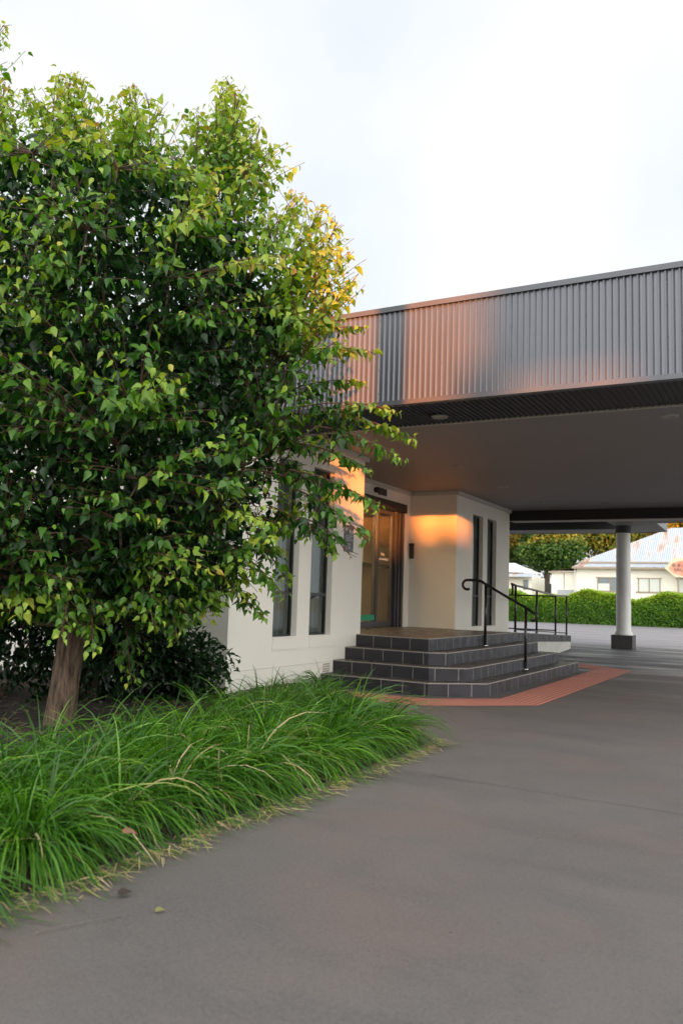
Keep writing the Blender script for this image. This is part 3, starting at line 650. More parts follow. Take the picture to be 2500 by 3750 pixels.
while cnt < 3900:
    z = rng.uniform(.85, 4.78); th = rng.uniform(0, 2*math.pi); rad_ = Rz(z)*(rng.uniform(.10, 1)**.42)*(1+.10*math.sin(5*th+3*z)+.07*math.sin(11*th-7*z))
    cu, sv = math.cos(th), math.sin(th)
    if cu < -.2 and rng.random() < .25: continue
    c = TB+ur*cu*rad_*(1.2 if cu < 0 else 1)+uf*sv*rad_*.95+uz*z
    uu = cu*rad_
    if z > 4.15+.5*math.cos((uu-.3)*8.2)+.12*math.sin(th*3): continue
    clump = math.sin(c[0]*5.1+1.3*math.sin(c[2]*3.7))*math.sin(c[1]*4.7+2)*math.sin(c[2]*5.9+.8*math.sin(c[0]*4))
    if clump < -.06 and rng.random() < .85: continue
    if not clip_ok(c): continue
    if z < 1.6 and rad_ < .8: continue
    base = nearest(c); dd = c-base; L0 = np.linalg.norm(dd)
    if L0 > .75: base = c-dd/L0*.75*rng.uniform(.6, 1)
    if L0 < .2: base = c-np.append(nrm((c-TB)[:2]), .1)*.3
    topn = max(0, (z-3.0)/2.0); edge = rad_/Rz(z)
    add_twig(base, c, .35 if z < 3.6 else .1, .046, .080, .03+.27*edge**5+.10*max(0, clump)*edge+.33*topn*edge+.16*edge*(rng.random() < .2)+.05*rng.random(), rad=.004)  # outer and upper leaves tinted brighter: young growth plus light put into colour
    cnt += 1
# leading shoots rising or reaching past the outline, placed from the photograph
SH = [((14, 90), (-160, 380), 0), ((20, 300), (-60, 700), .3), ((215, 280), (215, 700), .25), ((840, 300), (780, 750), .35), ((480, 330), (460, 780), -.3), ((255, 270), (235, 650), .1), ((200, 330), (160, 760), -.3), ((320, 420), (260, 800), .4), ((110, 330), (30, 520), 0), ((500, 320), (470, 800), .1), ((545, 360), (560, 760), -.4), ((440, 430), (420, 820), .5), ((810, 318), (760, 760), .0),
      ((860, 390), (820, 800), .3), ((730, 420), (700, 820), -.3), ((950, 470), (860, 800), -.1), ((985, 560), (880, 880), .2), ((1080, 715), (950, 1000), .1), ((1020, 800), (900, 1050), -.4), ((1235, 815), (1080, 1180), .0),
      ((1275, 930), (1090, 1230), -.3), ((1290, 1030), (1100, 1280), .25), ((1180, 900), (1050, 1150), .3), ((1365, 1290), (1080, 1300), -.1), ((1340, 1200), (1090, 1240), .3), ((1330, 1400), (1060, 1430), .3),
      ((1450, 1505), (1100, 1490), -.35), ((1515, 1610), (1130, 1500), -.2), ((1480, 1690), (1160, 1560), -.4), ((1350, 1720), (1050, 1620), -.2), ((1390, 1860), (1060, 1720), -.4), ((1355, 1990), (1080, 1790), -.3), ((1240, 1830), (960, 1680), 0), ((1180, 760), (1030, 1050), 0), ((1120, 850), (960, 1100), -.5), ((640, 560), (620, 850), .1), ((900, 620), (800, 900), -.5), ((370, 500), (380, 820), -.2), ((1250, 1080), (1080, 1350), -.5), ((1230, 1250), (1020, 1450), -.6), ((300, 300), (300, 700), .1), ((880, 340), (800, 720), -.1),
      ((1240, 2030), (980, 1850), -.1), ((1040, 2180), (780, 1960), -.5), ((960, 2260), (740, 2080), -.2), ((560, 2290), (520, 2080), -1.0), ((220, 2330), (300, 2000), -1.2), ((340, 2380), (330, 2150), -1.0),
      ((50, 1950), (40, 1750), -1.3), ((480, 2500), (450, 2250), -.3), ((650, 2350), (600, 2150), -.6), ((1290, 2045), (1120, 1900), -.3), ((0, 320), (-40, 700), 0), ((1050, 2130), (900, 1950), .2)]
for (tx, ty), (bx_, by_), v in SH:
    tip = unproj(tx, ty, v); bs = unproj(bx_, by_, v*.6); up = ty < by_-200
    base = nearest(bs); q_ = (base+bs)/2; wood.tube([base, (base+q_)/2+rng.normal(size=3)*.04, q_+rng.normal(size=3)*.06, (q_+bs)/2+rng.normal(size=3)*.04, bs], [.007, .0065, .006, .0055, .005], 5, cap=False)
    mid = (bs+tip)/2+np.array([0, 0, .02 if up else .10])
    ts = np.linspace(0, 1, 8)[:, None]; p = (1-ts)**2*bs+2*ts*(1-ts)*mid+ts**2*tip
    twigs.tube(p, list(np.linspace(.006, .0022, 8)), 5, cap=False)
    hi = .66 if (ty < 1150) else .42
    ln = np.linalg.norm(tip-bs)
    for j in range(int(ln/.033)):
        s_ = (j+.5)/int(ln/.033); a = (1-s_)**2*bs+2*s_*(1-s_)*mid+s_**2*tip
        wd = (.52 if up else .24)*(1-s_)**1.0+.05
        th = rng.uniform(0, 2*math.pi); dr = ur*math.cos(th)+uf*math.sin(th)*.9
        c = a+dr*wd*rng.uniform(.4, 1)+uz*(wd*(.5 if up else -.3))+nrm(tip-bs)*wd*.4
        if clip_ok(c): add_twig(a, c, .1, .045, .080 if s_ < .8 else .062, hi-.3*(1-s_), frac=.85, rad=.0028)
    add_twig(p[4], tip, .02, .05, .075, hi, frac=1, rad=.003)
# an inner leaf mass, the crown's shade put into its dark tint
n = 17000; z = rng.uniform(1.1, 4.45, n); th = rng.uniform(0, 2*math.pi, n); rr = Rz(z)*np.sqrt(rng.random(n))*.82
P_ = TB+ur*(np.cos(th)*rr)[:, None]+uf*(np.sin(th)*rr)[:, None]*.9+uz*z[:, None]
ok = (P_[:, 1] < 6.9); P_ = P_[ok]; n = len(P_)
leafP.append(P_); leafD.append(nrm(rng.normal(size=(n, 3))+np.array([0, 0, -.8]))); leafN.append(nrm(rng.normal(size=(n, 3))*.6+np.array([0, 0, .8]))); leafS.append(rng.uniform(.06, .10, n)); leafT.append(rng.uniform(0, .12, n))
LPn, LDn, LNn, LSn, LTn = map(np.concatenate, (leafP, leafD, leafN, leafS, leafT))
q = LPn-np.array([0, 0, 1.15]); zc = q@np.array(f); px_ = 1250+2975.5*(q@np.array(r2))/zc; py_ = 1875-2975.5*(q@np.array(u2))/zc
lim = np.interp(py_, [0, 400, 700, 900, 1300, 1450, 1600, 1700, 1850, 1960, 2050, 2120, 2250, 2330, 2420, 2520, 2620], [900, 1010, 1150, 1290, 1420, 1480, 1530, 1500, 1420, 1370, 1260, 1100, 1050, 900, 700, 560, 380])
keep = (px_ < lim) & ~((px_ > 1235) & (px_ < 1300) & (py_ > 1900) & (py_ < 2070))
LPn, LDn, LNn, LSn, LTn = LPn[keep], LDn[keep], LNn[keep], LSn[keep], LTn[keep]
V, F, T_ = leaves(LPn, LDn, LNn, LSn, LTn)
print('leaves', len(LPn))
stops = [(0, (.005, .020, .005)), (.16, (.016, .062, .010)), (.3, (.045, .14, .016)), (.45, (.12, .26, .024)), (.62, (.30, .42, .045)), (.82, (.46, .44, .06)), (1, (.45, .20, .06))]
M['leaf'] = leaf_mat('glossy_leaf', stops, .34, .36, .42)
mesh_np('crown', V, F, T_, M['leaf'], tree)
bark = mat('brown_bark', (.16, .105, .065), .9); n_, l_, b_ = nodes(bark)
tcn = n_.new('ShaderNodeTexCoord'); mp = n_.new('ShaderNodeMapping'); mp.inputs['Scale'].default_value = (22, 22, 3.5); l_.new(tcn.outputs['Object'], mp.inputs[0])
t_ = n_.new('ShaderNodeTexNoise'); t_.inputs['Scale'].default_value = 1.6; t_.inputs['Detail'].default_value = 9; t_.inputs['Roughness'].default_value = .65; l_.new(mp.outputs[0], t_.inputs['Vector'])
rp = n_.new('ShaderNodeValToRGB'); rp.color_ramp.elements[0].position = .35; rp.color_ramp.elements[0].color = (.028, .018, .012, 1); rp.color_ramp.elements[1].position = .65; rp.color_ramp.elements[1].color = (.21, .145, .095, 1)
l_.new(t_.outputs['Fac'], rp.inputs[0]); l_.new(rp.outputs[0], b_.inputs['Base Color'])
bp = n_.new('ShaderNodeBump'); bp.inputs['Distance'].default_value = .03; bp.inputs['Strength'].default_value = 1; l_.new(t_.outputs['Fac'], bp.inputs['Height']); l_.new(bp.outputs[0], b_.inputs['Normal'])
tr_o = wood.build('trunk', bark, tree, smooth=True)
twigs.build('branches', mat('red_brown_twig', (.085, .038, .022), .6), tree, smooth=True)

# darker understorey shrubs beyond the trunk
def shrub(name, centre, rad, n, label, cat, size, lo, hi, group=None, stops=None, trunk=True):
    e_ = empty(name, (centre[0], centre[1], 0), label, cat, group)
    d = nrm(rng.normal(size=(n, 3))); k = rng.random((n, 1))**.38*(1+.16*np.sin(d[:, :1]*7+d[:, 2:3]*9)+.08*np.sin(d[:, 1:2]*17))
    P = np.array(centre)+d*k*np.array(rad); P = P[P[:, 2] > .05]; n = len(P); d = nrm(P-np.array(centre))
    V, F, T_ = leaves(P, nrm(d+rng.normal(size=(n, 3))*.6+np.array([0, 0, -.4])), nrm(d*.7+np.array([0, 0, .7])+rng.normal(size=(n, 3))*.5), rng.uniform(.7, 1.2, n)*size, rng.uniform(lo, hi, n))
    mesh_np('foliage', V, F, T_, M['leaf'], e_)
    b = MB()
    for k in range(7):
        a = rng.normal(size=2)*.05; c = d[rng.integers(n)]*np.array(rad)*.7
        b.tube([(centre[0]+a[0], centre[1]+a[1], 0), (centre[0]+c[0]*.4, centre[1]+c[1]*.4, centre[2]*.6), (centre[0]+c[0], centre[1]+c[1], centre[2]+c[2])], [.014, .010, .004], 5)
    b.build('stems', bark, e_)
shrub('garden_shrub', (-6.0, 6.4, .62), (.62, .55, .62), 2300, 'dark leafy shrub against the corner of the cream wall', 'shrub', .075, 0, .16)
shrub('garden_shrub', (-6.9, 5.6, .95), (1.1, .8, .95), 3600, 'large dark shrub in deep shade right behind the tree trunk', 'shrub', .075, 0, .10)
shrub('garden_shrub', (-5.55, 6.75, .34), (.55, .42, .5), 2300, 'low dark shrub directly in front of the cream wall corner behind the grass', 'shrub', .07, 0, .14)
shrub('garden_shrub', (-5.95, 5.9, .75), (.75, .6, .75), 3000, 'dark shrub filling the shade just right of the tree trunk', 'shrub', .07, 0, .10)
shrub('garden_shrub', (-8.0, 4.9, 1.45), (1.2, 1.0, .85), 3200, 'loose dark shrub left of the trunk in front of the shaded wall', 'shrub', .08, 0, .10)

# ---------------------------------------------------------------- grass along the bed
def blades(P, D0, length, width, bend, tint, seg=6):
    n = len(P); D0 = nrm(D0); hor = D0*np.array([1, 1, 0]); hn = nrm(hor+1e-6)
    V = []; pos = P.copy(); d = D0.copy(); sidev = nrm(np.cross(d, np.array([0, 0, 1.]))+rng.normal(size=(n, 3))*.25)
    st = length/seg; Ts = []
    for i in range(seg+1):
        t = i/seg; wv_ = width*(1-.92*t**2.2)
        V.append(np.stack([pos-sidev*wv_[:, None]/2, pos+sidev*wv_[:, None]/2], 1)); Ts.append(np.clip(tint+.10*t, 0, 1))
        d = nrm(d+np.array([0, 0, -1.])*(bend*(.35+.9*t))[:, None]+hn*(bend*.2)[:, None]); pos = pos+d*st[:, None]
        low = pos[:, 2] < .012; pos[low, 2] = .012; d[low, 2] = np.maximum(d[low, 2], 0)
    V = np.stack(V, 1).reshape(n, -1, 3); T_ = np.repeat(np.stack(Ts, 1), 2, axis=1)
    Fq = np.array([[2*i, 2*i+1, 2*i+3, 2*i+2] for i in range(seg)]); F = Fq[None]+(np.arange(n)*(2*(seg+1)))[:, None, None]
    return V.reshape(-1, 3), F.reshape(-1, 4), T_.reshape(-1)
gstops = [(0, (.020, .075, .009)), (.35, (.060, .175, .014)), (.65, (.17, .36, .03)), (.8, (.28, .31, .08)), (.9, (.50, .38, .19)), (1, (.62, .48, .30))]
M['grass'] = leaf_mat('grass_blade', gstops, .3, .38, .5)
tp = []
for xi_, x in enumerate((-2.84, -3.28, -3.68, -4.08, -4.5)):
    for y in np.arange(.2+.17*(xi_ % 2), 8.9, .36):
        if y > 6.15 and x > -2.92-(y-6.15)*.98: continue
        if xi_ == 4 and (y < 6.0): continue
        if xi_ == 3 and 3.2 < y < 6.2 and rng.random() < .5: continue
        tp.append((x+rng.normal()*.05, y+rng.normal()*.06, xi_))
for x, y in ((-4.85, 8.3), (-4.9, 7.8), (-4.8, 7.3), (-5.0, 8.75)): tp.append((x, y, 4))
PP, DD, LL, WW, BB, TT = [], [], [], [], [], []
for x, y, row in tp:
    n = 195 if row < 3 else 105
    th = rng.uniform(0, 2*math.pi, n); tilt = rng.uniform(.12, 1.0, n)
    d = np.stack([np.cos(th)*np.sin(tilt), np.sin(th)*np.sin(tilt), np.cos(tilt)], 1)
    lean = np.array([.62 if row == 0 else .38, -.10, 0]) if y < 6 else np.array([.45, .12, 0])
    if row >= 4: lean = lean*0
    d = nrm(d+lean)
    rr = rng.random(n)*.08
    PP.append(np.stack([x+np.cos(th)*rr, y+np.sin(th)*rr, np.full(n, .05)], 1)); DD.append(d)
    LL.append(rng.uniform(.34, .68, n)*(1.0 if row < 3 else .8)*(1 if y < 6.8 else .78)); WW.append(rng.uniform(.008, .0145, n)); BB.append(rng.uniform(.20, .58, n))
    tv = .14+.18*rng.random()+rng.normal(size=n)*.17; dead = rng.random(n) < (.03 if row < 1 else .006); tv[dead] = rng.uniform(.78, 1, dead.sum()); TT.append(np.clip(tv, 0, 1))
V, F, T_ = blades(*map(np.concatenate, (PP, DD, LL, WW, BB, TT)))
tag(mesh_np('ornamental_grass', V, F, T_, M['grass']), 'long arching green grass border spilling over the driveway edge under the tree', 'grass', kind='stuff')
# dry straw along the edge
n = 1500; y = rng.uniform(.8, 7.6, n); ex = np.where(y < 6.2, -2.42, -2.42-(y-6.2)*.86)+.03*np.sin(y*5)+.02*np.sin(y*13)
x = ex+rng.normal(size=n)*.045-.035+.05*np.sin(y*7.3)*np.sin(y*2.1)
P_ = np.stack([x, y, rng.uniform(.006, .035, n)], 1); th = rng.normal(size=n)*.7
D_ = np.stack([np.cos(th), np.sin(th), rng.uniform(-.1, .2, n)], 1)
V, F, T_ = blades(P_, D_, rng.uniform(.03, .13, n), rng.uniform(.003, .007, n), rng.uniform(.0, .3, n), rng.uniform(.7, 1, n), 4)
V[:, 2] = np.maximum(V[:, 2], .006)
tag(mesh_np('dry_straw', V, F, T_, M['grass']), 'dry straw coloured grass litter along the driveway edge', 'grass litter', kind='stuff')
def small_blades(name, pts, label, cat, n, ln, lo, hi, spread):
    P_ = np.array(pts)+rng.normal(size=(n, 3))*np.array([spread, spread, 0]); P_[:, 2] = .006
    th = rng.normal(size=n)*.9; D_ = np.stack([np.cos(th), np.sin(th), rng.uniform(.1, 1.2, n)], 1)
    V, F, T_ = blades(P_, D_, rng.uniform(.5, 1, n)*ln, np.full(n, .006), rng.uniform(.3, .6, n), rng.uniform(lo, hi, n), 5)
    tag(mesh_np(name, V, F, T_, M['grass']), label, cat)
small_blades('grass_tuft', (-2.14, 1.58, 0), 'small grass tuft at the lower left edge of the driveway', 'grass tuft', 60, .13, .2, .95, .03)
V, F, T_ = blades(np.array([[-2.22, 2.02, .008]]), np.array([[.45, .9, .03]]), np.array([.36]), np.array([.006]), np.array([.02]), np.array([.86]), 8); V[:, 2] = np.maximum(V[:, 2], .008)
tag(mesh_np('straw_blade', V, F, T_, M['grass']), 'single long pale grass blade lying on the driveway beside the border', 'grass blade')
n = 420; P_ = np.stack([rng.uniform(-2.3, 1.0, n), rng.uniform(1.2, 12, n), np.full(n, .0015)], 1)
V, F, T_ = leaves(P_, rng.normal(size=(n, 3))*np.array([1, 1, .05]), np.tile([0, 0, 1.], (n, 1))+rng.normal(size=(n, 3))*.2, rng.uniform(.004, .013, n), rng.uniform(.4, .9, n))
V[:, 2] = np.maximum(V[:, 2], .001)
tag(mesh_np('grit', V, F, T_, mat('grit', (.05, .04, .032), .9, noise=(3, 1, (.25, .21, .15), 2))), 'scattered crumbs and grit on the driveway', 'grit', kind='stuff')
# fallen leaves
def fallen(x, y, z, col, label, s):
    V, F, T_ = leaves(np.array([[x, y, z]]), np.array([[.6, .5, .1]]), np.array([[.2, -.5, 1.]]), np.array([s]), np.array([.5]))
    o = mesh_np('fallen_leaf', V, F, T_, mat('dry_leaf', col, .8)); tag(o, label, 'leaf')
fallen(-2.42, 2.62, .16, (.22, .09, .06), 'brown fallen leaf caught on the green grass blades', .06)
fallen(-2.24, 2.42, .016, (.03, .018, .014), 'dark curled fallen leaf at the edge of the driveway', .055)
fallen(-2.02, 2.38, .010, (.16, .15, .05), 'olive leaf scrap lying alone on the open driveway', .035)

# ---------------------------------------------------------------- hedge beyond the drive
def cards(P, D, Nn, size, tint):
    T = np.array([[0, 0, 0], [.5, .38, .06], [1, 0, -.05], [.5, -.38, .06]]); return leaves(P, D, Nn, size, tint, T, np.array([[0, 3, 2, 1]]))
bst = [(0, (.022, .06, .006)), (.3, (.06, .16, .010)), (.6, (.18, .34, .015)), (.85, (.36, .50, .03)), (1, (.36, .42, .05))]
M['hedge_leaf'] = leaf_mat('hedge_leaf', bst, .3, .5, .35)
def hedge_top(x): return 1.72+.16*np.sin(x*1.1+.6)+.10*np.sin(x*2.7)+.10*np.exp(-((x+10)/2.5)**2)-.28*np.exp(-((x+8.35)/.5)**2)+.2*np.exp(-((x+6.6)/1.4)**2)
def hedge(x0, x1, label):
    e_ = empty('hedge', ((x0+x1)/2, 53, 0), label, 'hedge')
    n = int(3600*(x1-x0)); x = rng.uniform(x0, x1, n); s_ = rng.random(n)
    top = hedge_top(x); z = np.where(s_ < .62, top*rng.random(n), top+rng.normal(size=n)*.06); yf = 51.95+(x+10)*.1
    y = np.where(s_ < .62, yf+np.abs(rng.normal(size=n))*.14-.10*np.sin(z*4+x*3)*.5+.10*(z/1.7)**2, yf+rng.uniform(0, 1.1, n))
    P = np.stack([x, y, z], 1); nd = np.where(s_[:, None] < .62, np.array([0, -1., .5]), np.array([0, -.3, 1.]))
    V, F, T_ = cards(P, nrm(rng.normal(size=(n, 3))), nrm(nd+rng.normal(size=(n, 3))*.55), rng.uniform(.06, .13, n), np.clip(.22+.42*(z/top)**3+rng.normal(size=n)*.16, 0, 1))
    mesh_np('foliage', V, F, T_, M['hedge_leaf'], e_)
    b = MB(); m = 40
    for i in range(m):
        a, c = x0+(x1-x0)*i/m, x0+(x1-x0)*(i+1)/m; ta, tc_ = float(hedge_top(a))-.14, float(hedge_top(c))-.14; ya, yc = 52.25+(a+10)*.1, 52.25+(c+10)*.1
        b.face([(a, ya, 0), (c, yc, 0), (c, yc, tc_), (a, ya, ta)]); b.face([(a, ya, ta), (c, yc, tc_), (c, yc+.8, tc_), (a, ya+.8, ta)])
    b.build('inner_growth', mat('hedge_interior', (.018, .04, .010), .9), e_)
hedge(-18, 3, 'long clipped bright green hedge running along the far edge of the driveway')

# ---------------------------------------------------------------- house with the rusty iron roof
def iron_mat():
    m = mat('rusty_corrugated_iron', (.5, .52, .55), .5, 0); n, l, bb = nodes(m)
    g = n.new('ShaderNodeTexCoord'); mp = n.new('ShaderNodeMapping'); mp.inputs['Scale'].default_value = (1.1, .25, .3); l.new(g.outputs['Object'], mp.inputs[0])
    t = n.new('ShaderNodeTexNoise'); t.inputs['Scale'].default_value = 1.2; t.inputs['Detail'].default_value = 9; t.inputs['Roughness'].default_value = .6; l.new(mp.outputs[0], t.inputs['Vector'])
    rp = n.new('ShaderNodeValToRGB'); e = rp.color_ramp.elements; e[0].position = .42; e[0].color = (.50, .56, .63, 1); e[1].position = .70; e[1].color = (.42, .17, .09, 1)
    q = e.new(.52); q.color = (.60, .60, .60, 1); q = e.new(.60); q.color = (.56, .40, .32, 1)
    l.new(t.outputs['Fac'], rp.inputs[0])
    wv = n.new('ShaderNodeTexWave'); wv.bands_direction = 'X'; wv.inputs['Scale'].default_value = 2.1; l.new(g.outputs['Object'], wv.inputs['Vector'])
    k = n.new('ShaderNodeMix'); k.data_type = 'RGBA'; k.blend_type = 'MULTIPLY'; k.inputs['Factor'].default_value = .22; l.new(rp.outputs[0], k.inputs['A']); l.new(wv.outputs['Color'], k.inputs['B']); l.new(k.outputs['Result'], bb.inputs['Base Color'])
    bp = n.new('ShaderNodeBump'); bp.inputs['Distance'].default_value = .04; l.new(wv.outputs['Fac'], bp.inputs['Height']); l.new(bp.outputs[0], bb.inputs['Normal']); return m
M['iron'] = iron_mat()
hs = empty('cream_house', (-10, 65, 0), 'long cream house with rusty corrugated iron hip roof behind the hedge', 'house')
b = MB(); b.box((-14.5, 65, 0), (6, 72, 4.1)); wl = b.build('wall', M['house_wall'], hs)
b = MB()                                            # verandah strip then main hip roof
b.face([(-14.75, 64.6, 4.16), (6.2, 64.6, 4.16), (6.2, 66.0, 4.55), (-14.2, 66.0, 4.55)])
rf_ = b.build('lower_roof', M['iron'], hs)
b = MB(); zr = 7.55
b.face([(-14.4, 65.8, 4.62), (6.2, 65.8, 4.62), (1, 69.4, zr), (-8.0, 69.4, zr)]); b.face([(-14.4, 65.8, 4.62), (-8.0, 69.4, zr), (-14.4, 73, 4.62)])
b.face([(-14.4, 73, 4.62), (-8.0, 69.4, zr), (1, 69.4, zr), (6.2, 73, 4.62)]); b.build('roof', M['iron'], hs)
b = MB(); b.box((-14.5, 65.7, 4.50), (6.2, 65.82, 4.62)); b.build('gutter', M['timber'], hs)
b = MB(); b.box((-14.75, 64.5, 4.0), (6.2, 64.6, 4.14)); b.build('gutter', M['timber'], hs)
b = MB(); b.tube([(-14.6, 64.95, 0), (-14.6, 64.95, 4.0)], .05, 8); b.build('downpipe', M['white'], hs)
for (x0, x1, z0, z1, dk) in ((-12.9, -11.0, 2.34, 3.32, 1), (-9.9, -8.3, 2.34, 3.30, 0), (-7.1, -5.4, 2.34, 3.32, 0)):
    g = MB(); t = .07; xm = (x0+x1)/2
    g.box((x0-.1, 64.93, z1), (x1+.1, 64.995, z1+.07)); g.box((x0-.14, 64.90, z0-.08), (x1+.14, 64.995, z0))
    for xx in (x0, xm-.03, x1-t): g.box((xx, 64.94, z0), (xx+t, 64.995, z1))
    wo_ = g.build('window', M['timber'], hs)
    g = MB(); g.box((x0+t, 64.97, z0), (x1-t, 64.99, z1)); g.build('pane', M['house_glass_dark' if dk else 'house_glass'], wo_)
    if dk:
        g = MB(); g.box((x0+t, 64.95, z0), (xm-.03, 64.968, z0+.55)); g.build('blind', M['house_glass'], wo_)
# lean-to at the left end
b = MB(); b.box((-16.6, 65.6, 0), (-14.52, 70, 3.85)); b.build('side_room', M['house_wall'], hs)
b = MB(); b.face([(-16.8, 65.4, 3.83), (-14.5, 65.4, 4.15), (-14.5, 70.2, 4.15), (-16.8, 70.2, 3.83)]); b.box((-16.8, 65.35, 3.7), (-14.5, 65.42, 3.80)); b.build('side_roof', M['timber'], hs)
b = MB(); b.box((-16.1, 65.5, 1.2), (-14.6, 65.59, 2.35)); b.build('side_panel', M['grey_panel'], hs)
b = MB(); b.box((-15.62, 65.56, 2.4), (-15.57, 65.6, 3.7)); b.box((-14.6, 65.52, 1), (-14.52, 65.6, 3.9)); b.build('cover_strip', M['timber'], hs)
# pointed advertising sign in front of the house
sn = empty('roadside_sign', (-6.4, 63.6, 0), 'weathered orange and cream pointed sign with letters in front of the house', 'sign')
P = [(-7.82, 4.04), (-7.25, 4.78), (-5.2, 4.78), (-4.6, 4.04), (-5.2, 3.42), (-7.1, 3.42)]
b = MB(); b.face([(x, 63.5, z) for x, z in P]); b.face([(x, 63.58, z) for x, z in P][::-1])
for (a, c), (d, e) in zip(P, P[1:]+P[:1]): b.face([(a, 63.5, c), (a, 63.58, c), (d, 63.58, e), (d, 63.5, e)])
b.build('board', M['sign_border'], sn)
b = MB(); b.face([(-6.25+1.25*math.cos(2*math.pi*k/40), 63.49, 4.06+.57*math.sin(2*math.pi*k/40)) for k in range(40)]); b.build('panel', M['rust_sign'], sn)
b = MB(); b.tube([(-5.2, 63.65, 0), (-5.2, 63.65, 3.6)], .05, 8); b.tube([(-6.9, 63.65, 0), (-6.9, 63.65, 3.6)], .05, 8); b.build('post', M['timber'], sn)
def text(s, size, loc, material, parent, name='lettering'):
    cu = bpy.data.curves.new(name, 'FONT'); cu.body = s; cu.size = size; cu.extrude = .004; cu.space_character = 1.1
    o = bpy.data.objects.new('tmp', cu); COL.objects.link(o); bpy.context.view_layer.update()
    me = bpy.data.meshes.new_from_object(o.evaluated_get(bpy.context.evaluated_depsgraph_get())); bpy.data.objects.remove(o)
    me.materials.append(material); m = bpy.data.objects.new(name, me); COL.objects.link(m); m.parent = parent
    m.rotation_euler = (R(90), 0, 0); m.location = Vector(loc)-wpos(parent); return m
text('B-B-Q-', .36, (-7.30, 63.48, 4.14), M['ink'], sn); text('SALOON', .34, (-7.18, 63.48, 3.84), M['ink'], sn)
# small building at far left of the gap
sh = empty('garden_shed', (-19, 67, 0), 'small pale outbuilding with blue grey lean-to roof at the left of the gap', 'shed')
b = MB(); b.box((-24, 66, 0), (-18.3, 70, 3.35)); b.build('wall', M['house_wall'], sh)
b = MB(); b.face([(-24.3, 64.9, 3.30), (-17.9, 64.9, 3.30), (-18.3, 66.2, 3.62), (-24.3, 66.2, 3.62)]); b.build('lower_roof', M['iron'], sh)
b = MB(); b.face([(-24.3, 66.2, 3.7), (-18.4, 66.2, 3.7), (-20.5, 68.5, 4.6), (-24.3, 68.5, 4.6)]); b.face([(-18.4, 66.2, 3.7), (-18.4, 70, 3.7), (-20.5, 68.5, 4.6)]); b.build('roof', M['white'], sh)
b = MB(); b.box((-19.0, 65.93, 2.3), (-18.6, 65.99, 3.1)); b.build('window', M['house_glass_dark'], sh)

# ---------------------------------------------------------------- trees beyond
M['far_leaf'] = leaf_mat('far_tree_leaf', [(0, (.012, .036, .010)), (.4, (.045, .105, .02)), (.75, (.12, .20, .035)), (1, (.3, .3, .06))], .3, .6, .25)
M['warm_leaf'] = leaf_mat('olive_sunlit_leaf', [(0, (.03, .055, .012)), (.5, (.09, .13, .02)), (1, (.36, .28, .03))], .4, .6, .25)  # olive ramp, low-sun gold put into its bright end
def far_tree(c, rad, h0, n, label, size=.34, material='far_leaf', lo=.1, hi=.6):
    e_ = empty('background_tree', (c[0], c[1], 0), label, 'tree', 'trees beyond the house')
    k = 26; lob = np.array(c)+nrm(rng.normal(size=(k, 3)))*np.array(rad)*rng.uniform(.35, .72, (k, 1)); lr = rng.uniform(.3, .5, k)
    idx = rng.integers(0, k, n); d = nrm(rng.normal(size=(n, 3))); d[:, 2] = np.abs(d[:, 2])*np.where(rng.random(n) < .3, -1, 1)
    P = lob[idx]+d*(lr[idx][:, None]*np.array(rad))*rng.uniform(.75, 1.08, (n, 1)); P = P[P[:, 2] > h0]; n = len(P)
    dd = nrm(P-np.array(c))
    V, F, T_ = cards(P, nrm(rng.normal(size=(n, 3))), nrm(dd+rng.normal(size=(n, 3))*.5+np.array([0, 0, .4])), rng.uniform(.6, 1.2, n)*size, np.clip(rng.uniform(lo, hi, n)+.15*dd[:, 2], 0, 1))
    mesh_np('crown', V, F, T_, M[material], e_)
    b = MB(); b.tube([(c[0], c[1], -.1), (c[0]+.2, c[1], c[2]*.5), (c[0], c[1], c[2])], [.45, .34, .2], 10)
    for q in range(6): b.tube([(c[0], c[1], c[2]*.55), tuple((np.array([c[0], c[1], c[2]*.55])+lob[q])/2+np.array([0, 0, .3])), tuple(lob[q])], [.18, .12, .05], 6)
    b.build('trunk', bark, e_)
far_tree((-19.6, 79, 6.6), (3.6, 3.2, 2.9), 3.6, 15000, 'round dark green tree just left of the iron roof', .34, 'far_leaf', .25, .85)
far_tree((-26.5, 84, 7.0), (4.0, 3.5, 4.5), 2.0, 12000, 'olive brown tree at the left edge of the gap beside the building', .36, 'warm_leaf', 0, .35)
far_tree((-24.0, 92, 9.0), (5.5, 4, 5), 3.0, 12000, 'tall dark tree rising behind the round tree', .4)
far_tree((-17, 95, 9.5), (4.5, 4, 6), 3.0, 12000, 'large green tree rising behind the left slope of the roof', .4, 'far_leaf', .2, .75)
far_tree((-13.5, 100, 11.5), (4.6, 4, 6.5), 3.0, 12000, 'tree with sunlit gold in its leaf colour showing over the roof beside the column', .4, 'warm_leaf', .4, 1)
far_tree((-7.5, 104, 13.0), (6, 4, 6), 3.0, 12000, 'tree with sunlit gold in its leaf colour at the right above the ridge of the house', .42, 'warm_leaf', .4, 1)
b = MB(); b.box((-20.4, 74, 0), (-16.5, 74.2, 3.0)); tag(b.build('paling_fence', mat('dark_fence', (.05, .045, .04), .9)), 'dark paling fence in the gap between outbuilding and cream house', 'fence')

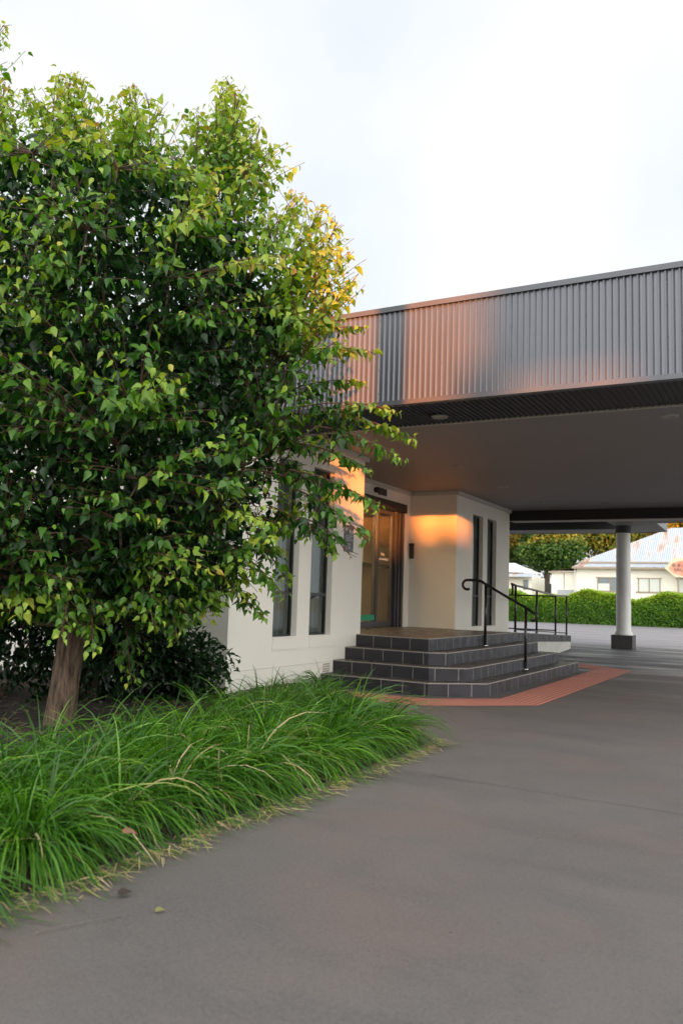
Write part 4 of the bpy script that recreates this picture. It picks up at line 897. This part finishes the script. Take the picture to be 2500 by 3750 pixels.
# ---------------------------------------------------------------- unseen blocks added behind the camera to shape the sun patches
ca, sa = math.cos(SUN_A), math.sin(SUN_A)
def sw(s, w_, z): return (s*ca-w_*sa, s*sa+w_*ca, z)
def swbox(b, s0, s1, w0, w1, z0, z1):
    P = [sw(s0, w0, z0), sw(s1, w0, z0), sw(s1, w1, z0), sw(s0, w1, z0), sw(s0, w0, z1), sw(s1, w0, z1), sw(s1, w1, z1), sw(s0, w1, z1)]
    for q in ((0, 3, 2, 1), (4, 5, 6, 7), (0, 1, 5, 4), (1, 2, 6, 5), (2, 3, 7, 6), (3, 0, 4, 7)): b.face([P[i] for i in q])
nb_ = empty('sun_blocker', sw(8, -47, 0), 'added unseen blocks behind the camera that shape the sun patches', 'building')
brick = mat('red_brown_blocker', (.22, .13, .09), .85, noise=(3, .6, (.3, .2, .15), 6))
b = MB(); swbox(b, -32, 44, -52, -45, 0, 5.6); swbox(b, -32, -.12, -52, -45, 5.6, 7.6); swbox(b, -.12, .24, -52, -45, 5.6, 6.3); swbox(b, -32, -.5, -52, -45, 7.6, 10.5); swbox(b, 2.75, 14, -52, -45, 5.6, 9); swbox(b, 14, 44, -52, -45, 5.6, 7.5); b.build('wall', brick, nb_)  # added masses, cut so the sun reaches only chosen spots
b = MB(); swbox(b, 14.02, 44, -51, -46, 7.9, 14.5); b.build('blocker_upper', brick, nb_)
b = MB(); swbox(b, 1.45, 1.86, -48, -45.3, 5.6, 6.35); swbox(b, 1.87, 2.74, -48, -45.3, 5.6, 6.0); swbox(b, 2.16, 2.38, -45.28, -45.1, 5.6, 6.4); b.build('blocker_ledge', brick, nb_)
b = MB(); swbox(b, 1.55, 2.75, -51, -45.5, 6.85, 9); b.build('blocker_bay', brick, nb_)
b = MB(); swbox(b, 1.33, 1.74, -50.9, -45.6, 5.6, 6.75); b.build('blocker_stub', M['wall'], nb_)
pn = empty('sun_blocker_pole', sw(.65, -4.6, 0), 'added pole carrying a vertical banner just behind the photographer', 'pole')
b = MB(); p = sw(.65, -4.6, 0); b.tube([p, (p[0], p[1], 6.2)], .03, 12); b.build('pole', M['dark_metal'], pn, smooth=True)
b = MB(); swbox(b, .50, .805, -4.70, -4.67, 3.9, 5.9); b.build('baffle', M['white'], pn)  # added board that shades one strip of the fascia
